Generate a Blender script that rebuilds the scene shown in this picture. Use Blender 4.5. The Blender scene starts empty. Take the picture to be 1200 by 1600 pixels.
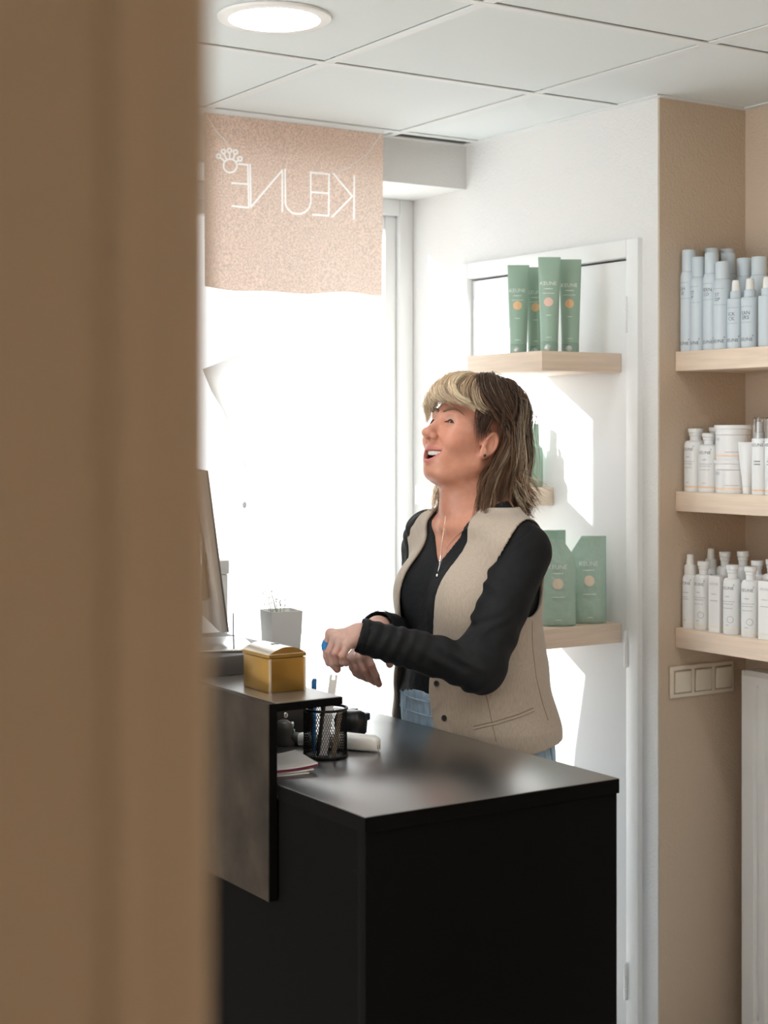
import bpy, bmesh, math, random
import numpy as np
from mathutils import Vector, Matrix
from mathutils.bvhtree import BVHTree
random.seed(7); rng = np.random.default_rng(7)
scene = bpy.context.scene
col = scene.collection

# ---------------------------------------------------------------- camera, world, sun, exposure
TH = math.radians(32.94); C, S = math.cos(TH), math.sin(TH)
CZ, FPX, HY = 1.56, 2500.0, 678.0          # eye height, focal length in pixels of a 1200x1600 frame, horizon row
cam_d = bpy.data.cameras.new('camera'); cam = bpy.data.objects.new('camera', cam_d); col.objects.link(cam)
cam.location = (0, 0, CZ); cam.rotation_euler = (math.pi/2, 0, -TH)
cam_d.sensor_fit = 'VERTICAL'; cam_d.sensor_height = 36; cam_d.sensor_width = 27
cam_d.lens = 36*FPX/1600; cam_d.shift_y = -(800-HY)/1600; cam_d.clip_start = 0.05
cam_d.dof.use_dof = True; cam_d.dof.focus_distance = 3.55; cam_d.dof.aperture_fstop = 3.9
scene.camera = cam

world = bpy.data.worlds.new('sky'); scene.world = world; world.use_nodes = True
bg = world.node_tree.nodes['Background']
bg.inputs['Color'].default_value = (0.845, 0.87, 0.88, 1); bg.inputs['Strength'].default_value = 3.0

sun_dir = Vector((0.9, -1.0, -0.607)).normalized()
sun_d = bpy.data.lights.new('sun', 'SUN'); sun_d.energy = 12.0; sun_d.angle = math.radians(0.6); sun_d.color = (1.0, 0.985, 0.96)
sun = bpy.data.objects.new('sun', sun_d); col.objects.link(sun)
sun.rotation_euler = sun_dir.to_track_quat('-Z', 'Y').to_euler(); sun.location = (0, 8, 6)

def area_light(name, loc, direction, sx, sy, power, color):
    d = bpy.data.lights.new(name, 'AREA'); d.shape = 'RECTANGLE'; d.size = sx; d.size_y = sy; d.energy = power; d.color = color
    o = bpy.data.objects.new(name, d); col.objects.link(o); o.location = loc
    o.rotation_euler = Vector(direction).to_track_quat('-Z', 'Z').to_euler(); return o
# daylight entering by the shop window in the left wall and by the window behind the desk
area_light('shop_window_daylight', (-2.12, 2.15, 1.3), (1, 0, -0.05), 2.3, 1.8, 38, (0.88, 0.95, 1.0))
scene.view_settings.view_transform = 'Standard'; scene.view_settings.look = 'None'
scene.view_settings.exposure = 0.0; scene.view_settings.gamma = 1.0
scene.view_settings.use_curve_mapping = False

# ---------------------------------------------------------------- points
def fromY(px, py, Y):
    k = (px-600)/FPX; d = Y/(C-k*S); return (d*(k*C+S), Y, CZ-(py-HY)/FPX*d)
def fromX(px, py, X):
    k = (px-600)/FPX; d = X/(k*C+S); return (X, d*(C-k*S), CZ-(py-HY)/FPX*d)
def fromZ(px, py, Z):
    k = (px-600)/FPX; d = (CZ-Z)*FPX/(py-HY); return (d*(k*C+S), d*(C-k*S), Z)

# ---------------------------------------------------------------- materials
MATS = {}
def mat(name, color, rough=0.5, metal=0.0, spec=0.5, bump=None, noise=None, coat=0, ior=0, trans=0, sheen=0, attr=None, sss=0, emit=0):
    m = bpy.data.materials.new(name); m.use_nodes = True; nt = m.node_tree; N = nt.nodes; L = nt.links
    b = N['Principled BSDF']
    b.inputs['Base Color'].default_value = (*color, 1); b.inputs['Roughness'].default_value = rough
    b.inputs['Metallic'].default_value = metal; b.inputs['Specular IOR Level'].default_value = spec
    if coat: b.inputs['Coat Weight'].default_value = coat; b.inputs['Coat Roughness'].default_value = 0.30
    if ior: b.inputs['IOR'].default_value = ior
    if trans: b.inputs['Transmission Weight'].default_value = trans
    if sheen: b.inputs['Sheen Weight'].default_value = sheen; b.inputs['Sheen Roughness'].default_value = 0.5
    if sss:
        b.inputs['Subsurface Weight'].default_value = sss; b.inputs['Subsurface Radius'].default_value = (0.012, 0.004, 0.002)
        b.inputs['Subsurface Scale'].default_value = 0.6
    if emit:
        b.inputs['Emission Color'].default_value = (*color, 1); b.inputs['Emission Strength'].default_value = emit
    tc = N.new('ShaderNodeTexCoord')
    src = None
    if attr:
        a = N.new('ShaderNodeVertexColor'); a.layer_name = attr; src = a.outputs['Color']
        L.new(src, b.inputs['Base Color'])
    if noise:   # (scale vec, amount, detail)
        mp = N.new('ShaderNodeMapping'); L.new(tc.outputs['Object'], mp.inputs['Vector']); mp.inputs['Scale'].default_value = noise[0]
        nz = N.new('ShaderNodeTexNoise'); nz.inputs['Scale'].default_value = 1; nz.inputs['Detail'].default_value = noise[2]
        L.new(mp.outputs['Vector'], nz.inputs['Vector'])
        rp = N.new('ShaderNodeMapRange'); rp.inputs['From Min'].default_value = 0.3; rp.inputs['From Max'].default_value = 0.7
        rp.inputs['To Min'].default_value = 1-noise[1]; rp.inputs['To Max'].default_value = 1+noise[1]
        L.new(nz.outputs['Fac'], rp.inputs['Value'])
        mx = N.new('ShaderNodeMix'); mx.data_type = 'RGBA'; mx.blend_type = 'MULTIPLY'; mx.inputs['Factor'].default_value = 1
        mx.inputs['A'].default_value = (*color, 1)
        if src: L.new(src, mx.inputs['A'])
        cb = N.new('ShaderNodeCombineColor')
        for i in range(3): L.new(rp.outputs['Result'], cb.inputs[i])
        L.new(cb.outputs['Color'], mx.inputs['B']); L.new(mx.outputs['Result'], b.inputs['Base Color'])
    if bump:    # (scale, strength, distance, detail) ; scale may be a tuple
        mp = N.new('ShaderNodeMapping'); L.new(tc.outputs['Object'], mp.inputs['Vector'])
        mp.inputs['Scale'].default_value = bump[0] if isinstance(bump[0], tuple) else (bump[0],)*3
        nz = N.new('ShaderNodeTexNoise'); nz.inputs['Scale'].default_value = 1; nz.inputs['Detail'].default_value = bump[3]
        L.new(mp.outputs['Vector'], nz.inputs['Vector'])
        bp = N.new('ShaderNodeBump'); bp.inputs['Strength'].default_value = bump[1]; bp.inputs['Distance'].default_value = bump[2]
        L.new(nz.outputs['Fac'], bp.inputs['Height']); L.new(bp.outputs['Normal'], b.inputs['Normal'])
    MATS[name] = m; return m
mat('niche_beige', (0.62, 0.50, 0.385), 0.9, bump=(150, 0.55, 0.004, 3))
mat('stucco', (0.76, 0.765, 0.76), 0.9, bump=(150, 0.55, 0.004, 3))
mat('hall_plaster', (0.74, 0.53, 0.335), 0.8, bump=(60, 0.1, 0.002, 2))
mat('white_plaster', (0.87, 0.87, 0.86), 0.85, bump=(120, 0.25, 0.003, 2))
mat('white_paint', (0.85, 0.87, 0.875), 0.35)
mat('door_paint', (0.85, 0.87, 0.88), 0.4)
mat('tile_white', (0.755, 0.805, 0.815), 0.9, bump=(300, 0.12, 0.001, 2))
mat('metal_white', (0.88, 0.88, 0.87), 0.4)
mat('grid_white', (0.78, 0.81, 0.815), 0.5)
mat('plenum', (0.05, 0.05, 0.045), 0.9)
mat('vinyl', (0.76, 0.74, 0.71), 0.45, noise=((3, 40, 3), 0.06, 3))
mat('pavement', (0.75, 0.74, 0.72), 0.9)
mat('oak', (0.80, 0.65, 0.52), 0.5, noise=((6, 6, 90), 0.08, 4))
mat('oak_end', (0.80, 0.60, 0.43), 0.5, noise=((6, 6, 90), 0.12, 4))
mat('black_laminate', (0.005, 0.0045, 0.0045), 0.5, spec=0.02)
mat('black_top', (0.006, 0.006, 0.0065), 0.31, ior=3.0, spec=0.5, coat=1.0, bump=(900, 0.05, 0.0004, 1))
mat('concrete', (0.034, 0.026, 0.019), 0.6, spec=0.12, noise=((11, 11, 11), 0.45, 6), bump=(70, 0.12, 0.001, 4))
mat('counter_top', (0.10, 0.09, 0.08), 0.35, coat=1.0, noise=((12, 12, 12), 0.2, 5))
mat('gold', (0.40, 0.235, 0.06), 0.30, metal=0.9, bump=(200, 0.05, 0.0005, 2))
mat('gold_lid', (0.90, 0.84, 0.74), 0.18, metal=0.9)  # paler than the body: the window's reflection is put into this colour
mat('black_plastic', (0.014, 0.014, 0.015), 0.35)
mat('dark_grey_plastic', (0.06, 0.055, 0.05), 0.42)
mat('monitor_back', (0.30, 0.28, 0.26), 0.35, metal=0.3)
mat('silver', (0.72, 0.72, 0.72), 0.25, metal=1.0)
mat('white_plastic', (0.84, 0.84, 0.82), 0.3)
mat('switch_gap', (0.50, 0.42, 0.33), 0.6)
mat('cream_plastic', (0.80, 0.72, 0.60), 0.35)
mat('can_blue', (0.60, 0.68, 0.74), 0.4)
mat('bottle_white', (0.84, 0.86, 0.87), 0.33)
mat('jar_white', (0.85, 0.86, 0.87), 0.3)
mat('peach_band', (0.90, 0.66, 0.48), 0.4)
mat('cream_band', (0.87, 0.83, 0.72), 0.4)
mat('sage', (0.32, 0.47, 0.375), 0.42)
mat('sage_dark', (0.27, 0.40, 0.32), 0.45)
mat('sage_foil', (0.42, 0.58, 0.49), 0.27, bump=(22, 0.6, 0.012, 2))
mat('sage_pearl', (0.62, 0.68, 0.64), 0.25, metal=0.3)
mat('dot_orange', (0.85, 0.55, 0.30), 0.5)
mat('dot_pink', (0.85, 0.58, 0.48), 0.5)
mat('dot_beige', (0.82, 0.70, 0.55), 0.5)
mat('ink', (0.10, 0.12, 0.15), 0.6)
mat('ink_grey', (0.45, 0.47, 0.50), 0.6)
mat('ink_white', (0.82, 0.86, 0.83), 0.6)
mat('carton', (0.88, 0.88, 0.88), 0.55)
mat('clear', (0.95, 0.96, 0.97), 0.03, trans=1.0)
mat('radiator_white', (0.85, 0.845, 0.83), 0.3)
mat('paper', (0.85, 0.84, 0.82), 0.8)
mat('magenta', (0.28, 0.03, 0.10), 0.6)
mat('blue_pen', (0.03, 0.20, 0.50), 0.35)
mat('teal_display', (0.03, 0.25, 0.22), 0.3)
mat('mesh_metal', (0.012, 0.012, 0.013), 0.35, metal=0.4)
mat('leaf', (0.45, 0.50, 0.42), 0.6)
mat('skin', (0.62, 0.40, 0.31), 0.45, attr='Col', sss=0.25, noise=((90, 90, 90), 0.05, 3), bump=(700, 0.06, 0.0006, 2))
mat('teeth', (0.82, 0.78, 0.68), 0.25)
mat('eye_white', (0.62, 0.58, 0.56), 0.15, attr='Col')
mat('lash', (0.012, 0.009, 0.008), 0.6)
mat('brow', (0.17, 0.10, 0.07), 0.8)
mat('hair', (0.1, 0.06, 0.04), 0.42, attr='Col', spec=0.35)
mat('jersey', (0.0045, 0.0055, 0.007), 0.7, spec=0.28, bump=(38, 0.30, 0.010, 3))
mat('linen', (0.44, 0.37, 0.30), 0.85, sheen=0.2, noise=((500, 500, 60), 0.10, 3), bump=(600, 0.3, 0.0008, 2))
mat('lining', (0.03, 0.03, 0.028), 0.4)
mat('denim', (0.36, 0.50, 0.64), 0.85, noise=((60, 60, 30), 0.25, 4), bump=(700, 0.25, 0.0008, 2))
mat('denim_dark', (0.10, 0.18, 0.30), 0.85)
mat('button', (0.02, 0.018, 0.017), 0.3)
mat('blue_plaster', (0.02, 0.22, 0.55), 0.6)
mat('leather_black', (0.02, 0.02, 0.02), 0.4)
mat('nail', (0.66, 0.42, 0.35), 0.2)

def translucent_mat(name, color, tcolor, fac, noise_scale, amount, ink=False):
    m = bpy.data.materials.new(name); m.use_nodes = True; nt = m.node_tree; N = nt.nodes; L = nt.links
    N.remove(N['Principled BSDF']); out = N['Material Output']
    tc = N.new('ShaderNodeTexCoord'); nz = N.new('ShaderNodeTexNoise'); nz.inputs['Scale'].default_value = noise_scale; nz.inputs['Detail'].default_value = 5
    L.new(tc.outputs['Object'], nz.inputs['Vector'])
    rp = N.new('ShaderNodeMapRange'); rp.inputs['From Min'].default_value = 0.35; rp.inputs['From Max'].default_value = 0.65
    rp.inputs['To Min'].default_value = 1-amount; rp.inputs['To Max'].default_value = 1+amount*0.6
    L.new(nz.outputs['Fac'], rp.inputs['Value']); cb = N.new('ShaderNodeCombineColor')
    for i in range(3): L.new(rp.outputs['Result'], cb.inputs[i])
    msk = None
    if ink: msk = N.new('ShaderNodeVertexColor'); msk.layer_name = 'Col'
    def tint(c):
        mx = N.new('ShaderNodeMix'); mx.data_type = 'RGBA'; mx.blend_type = 'MULTIPLY'; mx.inputs['Factor'].default_value = 1
        mx.inputs['A'].default_value = (*c, 1); L.new(cb.outputs['Color'], mx.inputs['B'])
        if not msk: return mx.outputs['Result']
        m2 = N.new('ShaderNodeMix'); m2.data_type = 'RGBA'; L.new(msk.outputs['Color'], m2.inputs['Factor']); L.new(mx.outputs['Result'], m2.inputs['A']); m2.inputs['B'].default_value = (0.97, 0.97, 0.97, 1)
        return m2.outputs['Result']
    d = N.new('ShaderNodeBsdfDiffuse'); t = N.new('ShaderNodeBsdfTranslucent'); s = N.new('ShaderNodeMixShader')
    L.new(tint(color), d.inputs['Color']); L.new(tint(tcolor), t.inputs['Color']); s.inputs['Fac'].default_value = fac
    bp = N.new('ShaderNodeBump'); bp.inputs['Strength'].default_value = 0.5; bp.inputs['Distance'].default_value = 0.003
    L.new(nz.outputs['Fac'], bp.inputs['Height']); L.new(bp.outputs['Normal'], d.inputs['Normal'])
    L.new(d.outputs[0], s.inputs[1]); L.new(t.outputs[0], s.inputs[2]); L.new(s.outputs[0], out.inputs['Surface'])
    MATS[name] = m; return m
translucent_mat('kraft', (0.97, 0.68, 0.53), (0.60, 0.54, 0.50), 0.48, 210, 0.20, True)
translucent_mat('poster_white', (0.9, 0.9, 0.9), (0.97, 0.97, 0.97), 0.78, 20, 0.01)
def emission_mat(name, color, strength):
    m = bpy.data.materials.new(name); m.use_nodes = True; N = m.node_tree.nodes; N.remove(N['Principled BSDF'])
    e = N.new('ShaderNodeEmission'); e.inputs['Color'].default_value = (*color, 1); e.inputs['Strength'].default_value = strength
    m.node_tree.links.new(e.outputs[0], N['Material Output'].inputs['Surface']); MATS[name] = m
emission_mat('lamp_glow', (1.0, 0.985, 0.965), 52)
def glass_mat():
    m = bpy.data.materials.new('window_glass'); m.use_nodes = True; N = m.node_tree.nodes; L = m.node_tree.links; N.remove(N['Principled BSDF'])
    g = N.new('ShaderNodeBsdfGlossy'); g.inputs['Roughness'].default_value = 0.02; t = N.new('ShaderNodeBsdfTransparent'); s = N.new('ShaderNodeMixShader')
    s.inputs['Fac'].default_value = 0.05; L.new(t.outputs[0], s.inputs[1]); L.new(g.outputs[0], s.inputs[2]); L.new(s.outputs[0], N['Material Output'].inputs['Surface'])
    MATS['window_glass'] = m
glass_mat()

# ---------------------------------------------------------------- mesh helpers
def tag(o, label, cat, group=None):
    o['label'] = label; o['category'] = cat
    if group: o['group'] = group
    return o
def struct(o, label=None, cat=None):
    o['kind'] = 'structure'
    if label: o['label'] = label
    if cat: o['category'] = cat
    return o
def empty(name, loc=(0, 0, 0), rz=0):
    o = bpy.data.objects.new(name, None); o.empty_display_size = 0.05; col.objects.link(o); o.location = loc; o.rotation_euler = (0, 0, rz); return o
def link_mesh(name, me, m=None, parent=None, loc=None, rot=None):
    o = bpy.data.objects.new(name, me); col.objects.link(o)
    if m and not me.materials: me.materials.append(MATS[m])
    if parent: o.parent = parent
    if loc is not None: o.location = loc
    if rot is not None: o.rotation_euler = rot
    return o
def from_bm(name, bm, m, parent=None, loc=None, rot=None, smooth=None):
    me = bpy.data.meshes.new(name); bmesh.ops.recalc_face_normals(bm, faces=bm.faces[:]); bm.to_mesh(me); bm.free()
    if smooth is not None: shade(me, smooth)
    return link_mesh(name, me, m, parent, loc, rot)
def shade(me, angle=40):
    me.polygons.foreach_set('use_smooth', [True]*len(me.polygons))
    try: me.set_sharp_from_angle(angle=math.radians(angle))
    except Exception: pass
def from_data(name, v, f, m, parent=None, loc=None, rot=None, smooth=None):
    me = bpy.data.meshes.new(name); me.from_pydata([tuple(map(float, p)) for p in v], [], [tuple(map(int, q)) for q in f]); me.update()
    if smooth is not None: shade(me, smooth)
    return link_mesh(name, me, m, parent, loc, rot)
def bx(bm, lo, hi, bevel=0, seg=2):
    t = bmesh.new(); bmesh.ops.create_cube(t, size=1)
    for v in t.verts:
        v.co = Vector([lo[i] + (v.co[i]+0.5)*(hi[i]-lo[i]) for i in range(3)])
    if bevel: bmesh.ops.bevel(t, geom=t.edges[:], offset=bevel, segments=seg, affect='EDGES', profile=0.5)
    me = bpy.data.meshes.new('tmp'); t.to_mesh(me); t.free(); bm.from_mesh(me); bpy.data.meshes.remove(me)
def box(name, lo, hi, m, parent=None, bevel=0, seg=2, loc=None, rot=None):
    bm = bmesh.new(); bx(bm, lo, hi, bevel, seg); return from_bm(name, bm, m, parent, loc, rot, 30 if bevel else None)
def lathe_data(prof, n=24, sx=1, sy=1):
    v = []; f = []
    for r, z in prof:
        for k in range(n):
            a = 2*math.pi*k/n; v.append((r*math.cos(a)*sx, r*math.sin(a)*sy, z))
    for i in range(len(prof)-1):
        for k in range(n):
            a, b = i*n+k, i*n+(k+1) % n; f.append((a, b, b+n, a+n))
    f.append(tuple(range(n-1, -1, -1))); f.append(tuple((len(prof)-1)*n+k for k in range(n))); return v, f
def lathe(name, prof, m, parent=None, loc=None, rot=None, n=24, sx=1, sy=1, smooth=35):
    v, f = lathe_data(prof, n, sx, sy); return from_data(name, v, f, m, parent, loc, rot, smooth)
def tube_data(pts, r, n=8, closed=False):
    P = [Vector(p) for p in pts]; v = []; f = []; R = r if hasattr(r, '__len__') else [r]*len(P); up = None
    for i, p in enumerate(P):
        if closed: t = P[(i+1) % len(P)] - P[i-1]
        else: t = P[min(i+1, len(P)-1)] - P[max(i-1, 0)]
        t.normalize()
        if up is None: up = t.orthogonal().normalized()
        up = (up - t*up.dot(t)); up = up.normalized() if up.length > 1e-6 else t.orthogonal().normalized()
        w = t.cross(up)
        for k in range(n):
            a = 2*math.pi*k/n; v.append(p + (up*math.cos(a)+w*math.sin(a))*R[i])
    m = len(P)
    for i in range(m if closed else m-1):
        j = (i+1) % m
        for k in range(n): f.append((i*n+k, i*n+(k+1) % n, j*n+(k+1) % n, j*n+k))
    if not closed: f.append(tuple(range(n-1, -1, -1))); f.append(tuple((m-1)*n+k for k in range(n)))
    return v, f
def tube(name, pts, r, m, parent=None, n=8, closed=False):
    v, f = tube_data(pts, r, n, closed); return from_data(name, v, f, m, parent, smooth=50)
def join_data(parts):
    v = []; f = []
    for pv, pf in parts:
        o = len(v); v += [tuple(p) for p in pv]; f += [tuple(i+o for i in q) for q in pf]
    return v, f
def loft(rings, cap=True):
    n = len(rings[0]); v = [p for r in rings for p in r]; f = []
    for i in range(len(rings)-1):
        for k in range(n): f.append((i*n+k, i*n+(k+1) % n, (i+1)*n+(k+1) % n, (i+1)*n+k))
    if cap: f.append(tuple(range(n-1, -1, -1))); f.append(tuple((len(rings)-1)*n+k for k in range(n)))
    return v, f
def prism(name, poly, z0, z1, m, parent=None, **kw):
    v, f = loft([[(x, y, z0) for x, y in poly], [(x, y, z1) for x, y in poly]]); return from_data(name, v, f, m, parent, **kw)
TXT = {}
def text_data(s, size, spacing=1.0):
    key = (s, size, spacing)
    if key in TXT: return TXT[key]
    if s[0] == '~':                       # print too small to read: a row of short dashes
        n = len(s)-1; v = []; f = []; x = -n*size*0.29
        for k in range(n):
            wd = size*(0.50 if (k*7) % 5 else 0.28); o = len(v)
            v += [(x, size*0.12, 0), (x+wd, size*0.12, 0), (x+wd, size*0.52, 0), (x, size*0.52, 0)]; f.append((o, o+1, o+2, o+3)); x += size*0.58
        TXT[key] = (v, f); return v, f
    cu = bpy.data.curves.new('t', 'FONT'); cu.body = s; cu.size = size; cu.align_x = 'CENTER'; cu.resolution_u = 2; cu.space_character = spacing
    o = bpy.data.objects.new('t', cu); col.objects.link(o); dg = bpy.context.evaluated_depsgraph_get(); dg.update()
    me = bpy.data.meshes.new_from_object(o.evaluated_get(dg))
    v = [tuple(p.co) for p in me.vertices]; f = [tuple(p.vertices) for p in me.polygons]
    bpy.data.meshes.remove(me); bpy.data.objects.remove(o); bpy.data.curves.remove(cu); TXT[key] = (v, f); return v, f
def text_on_cylinder(parts, r, ang):      # parts: (string, size, z, spacing)  -> mesh wrapped round a vertical cylinder, centred on angle ang
    out = []
    for s, size, z, sp in parts:
        v, f = text_data(s, size, sp)
        out.append(([(r*math.cos(ang+x/r), r*math.sin(ang+x/r), z+y) for x, y, _ in v], f))
    return join_data(out)
def copy_thing(o, parent=None):
    c = o.copy(); col.objects.link(c)
    if parent: c.parent = parent
    for ch in list(o.children): copy_thing(ch, c)
    return c
# ================================================================ ROOM
WX, NX, NY, WY, CH = 2.777, 3.081, 3.014, 3.84, 2.41     # door wall, niche back wall, niche side wall, window wall, ceiling height
struct(box('floor', (-2.3, -2.1, -0.12), (3.3, 4.25, 0), 'vinyl'))
struct(box('pavement', (-9, 4.35, -0.25), (9, 16, -0.15), 'pavement'))
# door wall: two piers and the piece above the door
DY0, DY1, DZ = 3.118, 3.811, 2.015
bm = bmesh.new()
bx(bm, (WX, NY, 0), (WX+0.45, DY0-0.02, 2.6)); bx(bm, (WX, DY1+0.02, 0), (WX+0.45, 4.30, 2.6)); bx(bm, (WX, DY0-0.02, DZ+0.02), (WX+0.45, DY1+0.02, 2.6))
struct(from_bm('wall_right', bm, 'stucco'))
struct(box('wall_niche', (NX, -2.1, 0), (NX+0.14, NY-0.004, 2.6), 'niche_beige'))
struct(box('wall_niche_side', (WX+0.0015, NY-0.004, 0), (NX+0.14, NY, 2.6), 'niche_beige'))
# window wall: header, pier, apron
XL = 1.945
bm = bmesh.new()
bx(bm, (-2.3, WY, 2.283), (WX, 4.30, 2.6)); bx(bm, (-2.3, WY, 0.06), (XL-0.09, 4.30, 2.283)); bx(bm, (-2.3, WY, 0), (WX, 4.30, 0.06))
struct(from_bm('wall_back', bm, 'stucco'))
# left wall with the shop window opening
bm = bmesh.new()
bx(bm, (-2.42, -2.1, 0), (-2.3, 0.95, 2.6)); bx(bm, (-2.42, 3.35, 0), (-2.3, 4.30, 2.6)); bx(bm, (-2.42, 0.95, 0), (-2.3, 3.35, 0.35)); bx(bm, (-2.42, 0.95, 2.25), (-2.3, 3.35, 2.6))
struct(from_bm('wall_left', bm, 'stucco'))
struct(box('wall_rear', (-2.42, -2.22, 0), (3.3, -2.1, 2.6), 'hall_plaster'))
# partition in the foreground, its corner just left of the camera, with a rounded casing
PX, PY = 0.286, 0.560
poly = []
rr = 0.010
poly += [(PX, PY+0.13), (-2.3, PY+0.13), (-2.3, PY)]
for k in range(9):                                   # slim half-round bead near the corner
    a = math.pi*k/8; poly.append((PX-0.041-0.008*math.cos(a), PY-0.0035*math.sin(a)))
for k in range(6):
    a = math.pi/2*k/5
    poly.append((PX-rr+rr*math.sin(a), PY+rr-rr*math.cos(a)))
struct(prism('wall_front', poly, 0, 2.6, 'hall_plaster', smooth=60))

# window behind the desk
w = struct(empty('window_1', (0, 0, 0)))
y0, y1 = 4.118, 4.18
def frame(name, x0, x1, z0, z1, t, ya, yb, m):
    bm = bmesh.new()
    bx(bm, (x0, ya, z0), (x0+t, yb, z1), 0.004); bx(bm, (x1-t, ya, z0), (x1, yb, z1), 0.004)
    bx(bm, (x0+t, ya, z0), (x1-t, yb, z0+t), 0.004); bx(bm, (x0+t, ya, z1-t), (x1-t, yb, z1), 0.004)
    return from_bm(name, bm, m, w, smooth=30)
frame('window_frame', XL-0.09, WX, 0.06, 2.283, 0.05, y0, y1+0.02, 'white_paint')
frame('window_sash', XL-0.04, WX-0.05, 0.11, 2.233, 0.042, y0+0.02, y1, 'white_paint')
box('window_pane', (XL+0.002, 4.15, 0.152), (WX-0.092, 4.156, 2.191), 'window_glass', w)
box('window_sill', (XL-0.085, WY-0.012, 0.06), (WX-0.004, y0, 0.075), 'white_paint', w, 0.004)
w2 = struct(empty('window_2', (0, 0, 0)))
bm = bmesh.new()
for (a, b) in ((0.95, 1.01), (2.12, 2.18), (3.29, 3.35)): bx(bm, (-2.40, a, 0.35), (-2.34, b, 2.25), 0.004)
for (a, b) in ((0.35, 0.41), (2.19, 2.25)): bx(bm, (-2.395, 1.01, a), (-2.345, 3.29, b), 0.004)
from_bm('window_frame', bm, 'white_paint', w2, smooth=30)
box('window_pane', (-2.375, 1.01, 0.41), (-2.369, 2.12, 2.19), 'window_glass', w2); box('window_pane', (-2.375, 2.18, 0.41), (-2.369, 3.29, 2.19), 'window_glass', w2)

# door with its frame and hinges
dr = struct(empty('door_1', (WX, DY0, 0)))
box('door_leaf', (0.001, 0.003, 0.004), (0.042, DY1-DY0-0.003, DZ-0.006), 'door_paint', dr, 0.002)
bm = bmesh.new()
fw = 0.046
bx(bm, (-0.016, -fw, 0), (0.05, -0.001, DZ+fw), 0.003); bx(bm, (-0.016, DY1-DY0+0.001, 0), (0.05, DY1-DY0+fw, DZ+fw), 0.003)
bx(bm, (-0.016, -0.001, DZ), (0.05, DY1-DY0+0.001, DZ+fw), 0.003)
from_bm('door_frame', bm, 'white_paint', dr, smooth=30)
for z0 in (1.82, 0.96, 0.105):
    h = lathe('hinge', [(0.0055, 0), (0.0055, 0.028), (0.004, 0.0285), (0.004, 0.030), (0.0055, 0.0305), (0.0055, 0.060), (0.004, 0.0605), (0.004, 0.062), (0.0055, 0.0625), (0.0055, 0.090), (0.003, 0.094)], 'white_paint', dr, loc=(-0.017, -0.002, z0), n=10)
box('door_back_panel', (0.30, -0.02, 0), (0.42, DY1-DY0+0.02, DZ+0.02), 'stucco', dr)

# ceiling: slab, grid bars, tiles
ce = struct(box('ceiling', (-2.42, -2.2, 2.47), (3.3, 4.30, 2.6), 'plenum'))
GX, GY, GP = 1.888, 3.155, 0.607
xl = [GX+GP*k for k in range(-7, 2)]; yl = [GY+GP*k for k in range(-9, 2)]
xs = [-2.3]+[x for x in xl if -2.3 < x < NX-0.02]+[NX]; ys = [-2.1]+[y for y in yl if -2.1 < y < WY]+[WY]
tile_cache = {}
def add_tile(x0, x1, y0_, y1_):
    sx, sy = round(x1-x0, 4), round(y1_-y0_, 4)
    if (sx, sy) not in tile_cache:
        bm = bmesh.new(); bx(bm, (0, 0, 0), (sx, sy, 0.014), 0.0015, 1); me = bpy.data.meshes.new('ceiling_tile'); bm.to_mesh(me); bm.free(); tile_cache[(sx, sy)] = me
    link_mesh('ceiling_tile', tile_cache[(sx, sy)], 'tile_white', ce, (x0, y0_, CH+0.003))
for i in range(len(xs)-1):
    for j in range(len(ys)-1):
        x0, x1, ya, yb = xs[i]+0.0135, xs[i+1]-0.0135, ys[j]+0.0135, ys[j+1]-0.0135
        if yb-ya < 0.02 or x1-x0 < 0.02: continue
        if ya > NY-0.3 and x1 > WX and xs[i+1] > WX:            # over the door wall the tiles stop at the wall
            if ys[j] < NY < ys[j+1]:
                add_tile(x0, x1, ya, NY-0.012)
                add_tile(x0, WX-0.024, NY-0.006, yb) if WX-0.024-x0 > 0.03 else None
                continue
            if ys[j] >= NY: x1 = WX-0.014
        if ys[j] > 3.7 and xs[i] > 2.4: continue             # the open slot beside the window wall
        if x1-x0 > 0.02: add_tile(x0, x1, ya, yb)
for x in xl:
    if -2.25 < x < NX-0.02: box('grid_bar', (x-0.012, -2.1, CH), (x+0.012, (WY-0.0 if x < WX else NY), CH+0.003), 'grid_white', ce)
for y in yl:
    if -2.1 < y < WY-0.03: box('grid_bar', (-2.3, y-0.012, CH-0.0006), (NX if y < NY else WX, y+0.012, CH+0.0024), 'grid_white', ce)
for lo, hi in (((-2.3, WY-0.022, CH-0.001), (WX, WY, CH+0.0025)), ((WX-0.022, NY, CH-0.001), (WX, WY-0.022, CH+0.0025)), ((WX-0.022, NY-0.022, CH-0.001), (NX, NY, CH+0.0025)), ((NX-0.022, -2.1, CH-0.001), (NX, NY-0.022, CH+0.0025))):
    box('edge_trim', lo, hi, 'grid_white', ce)

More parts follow.
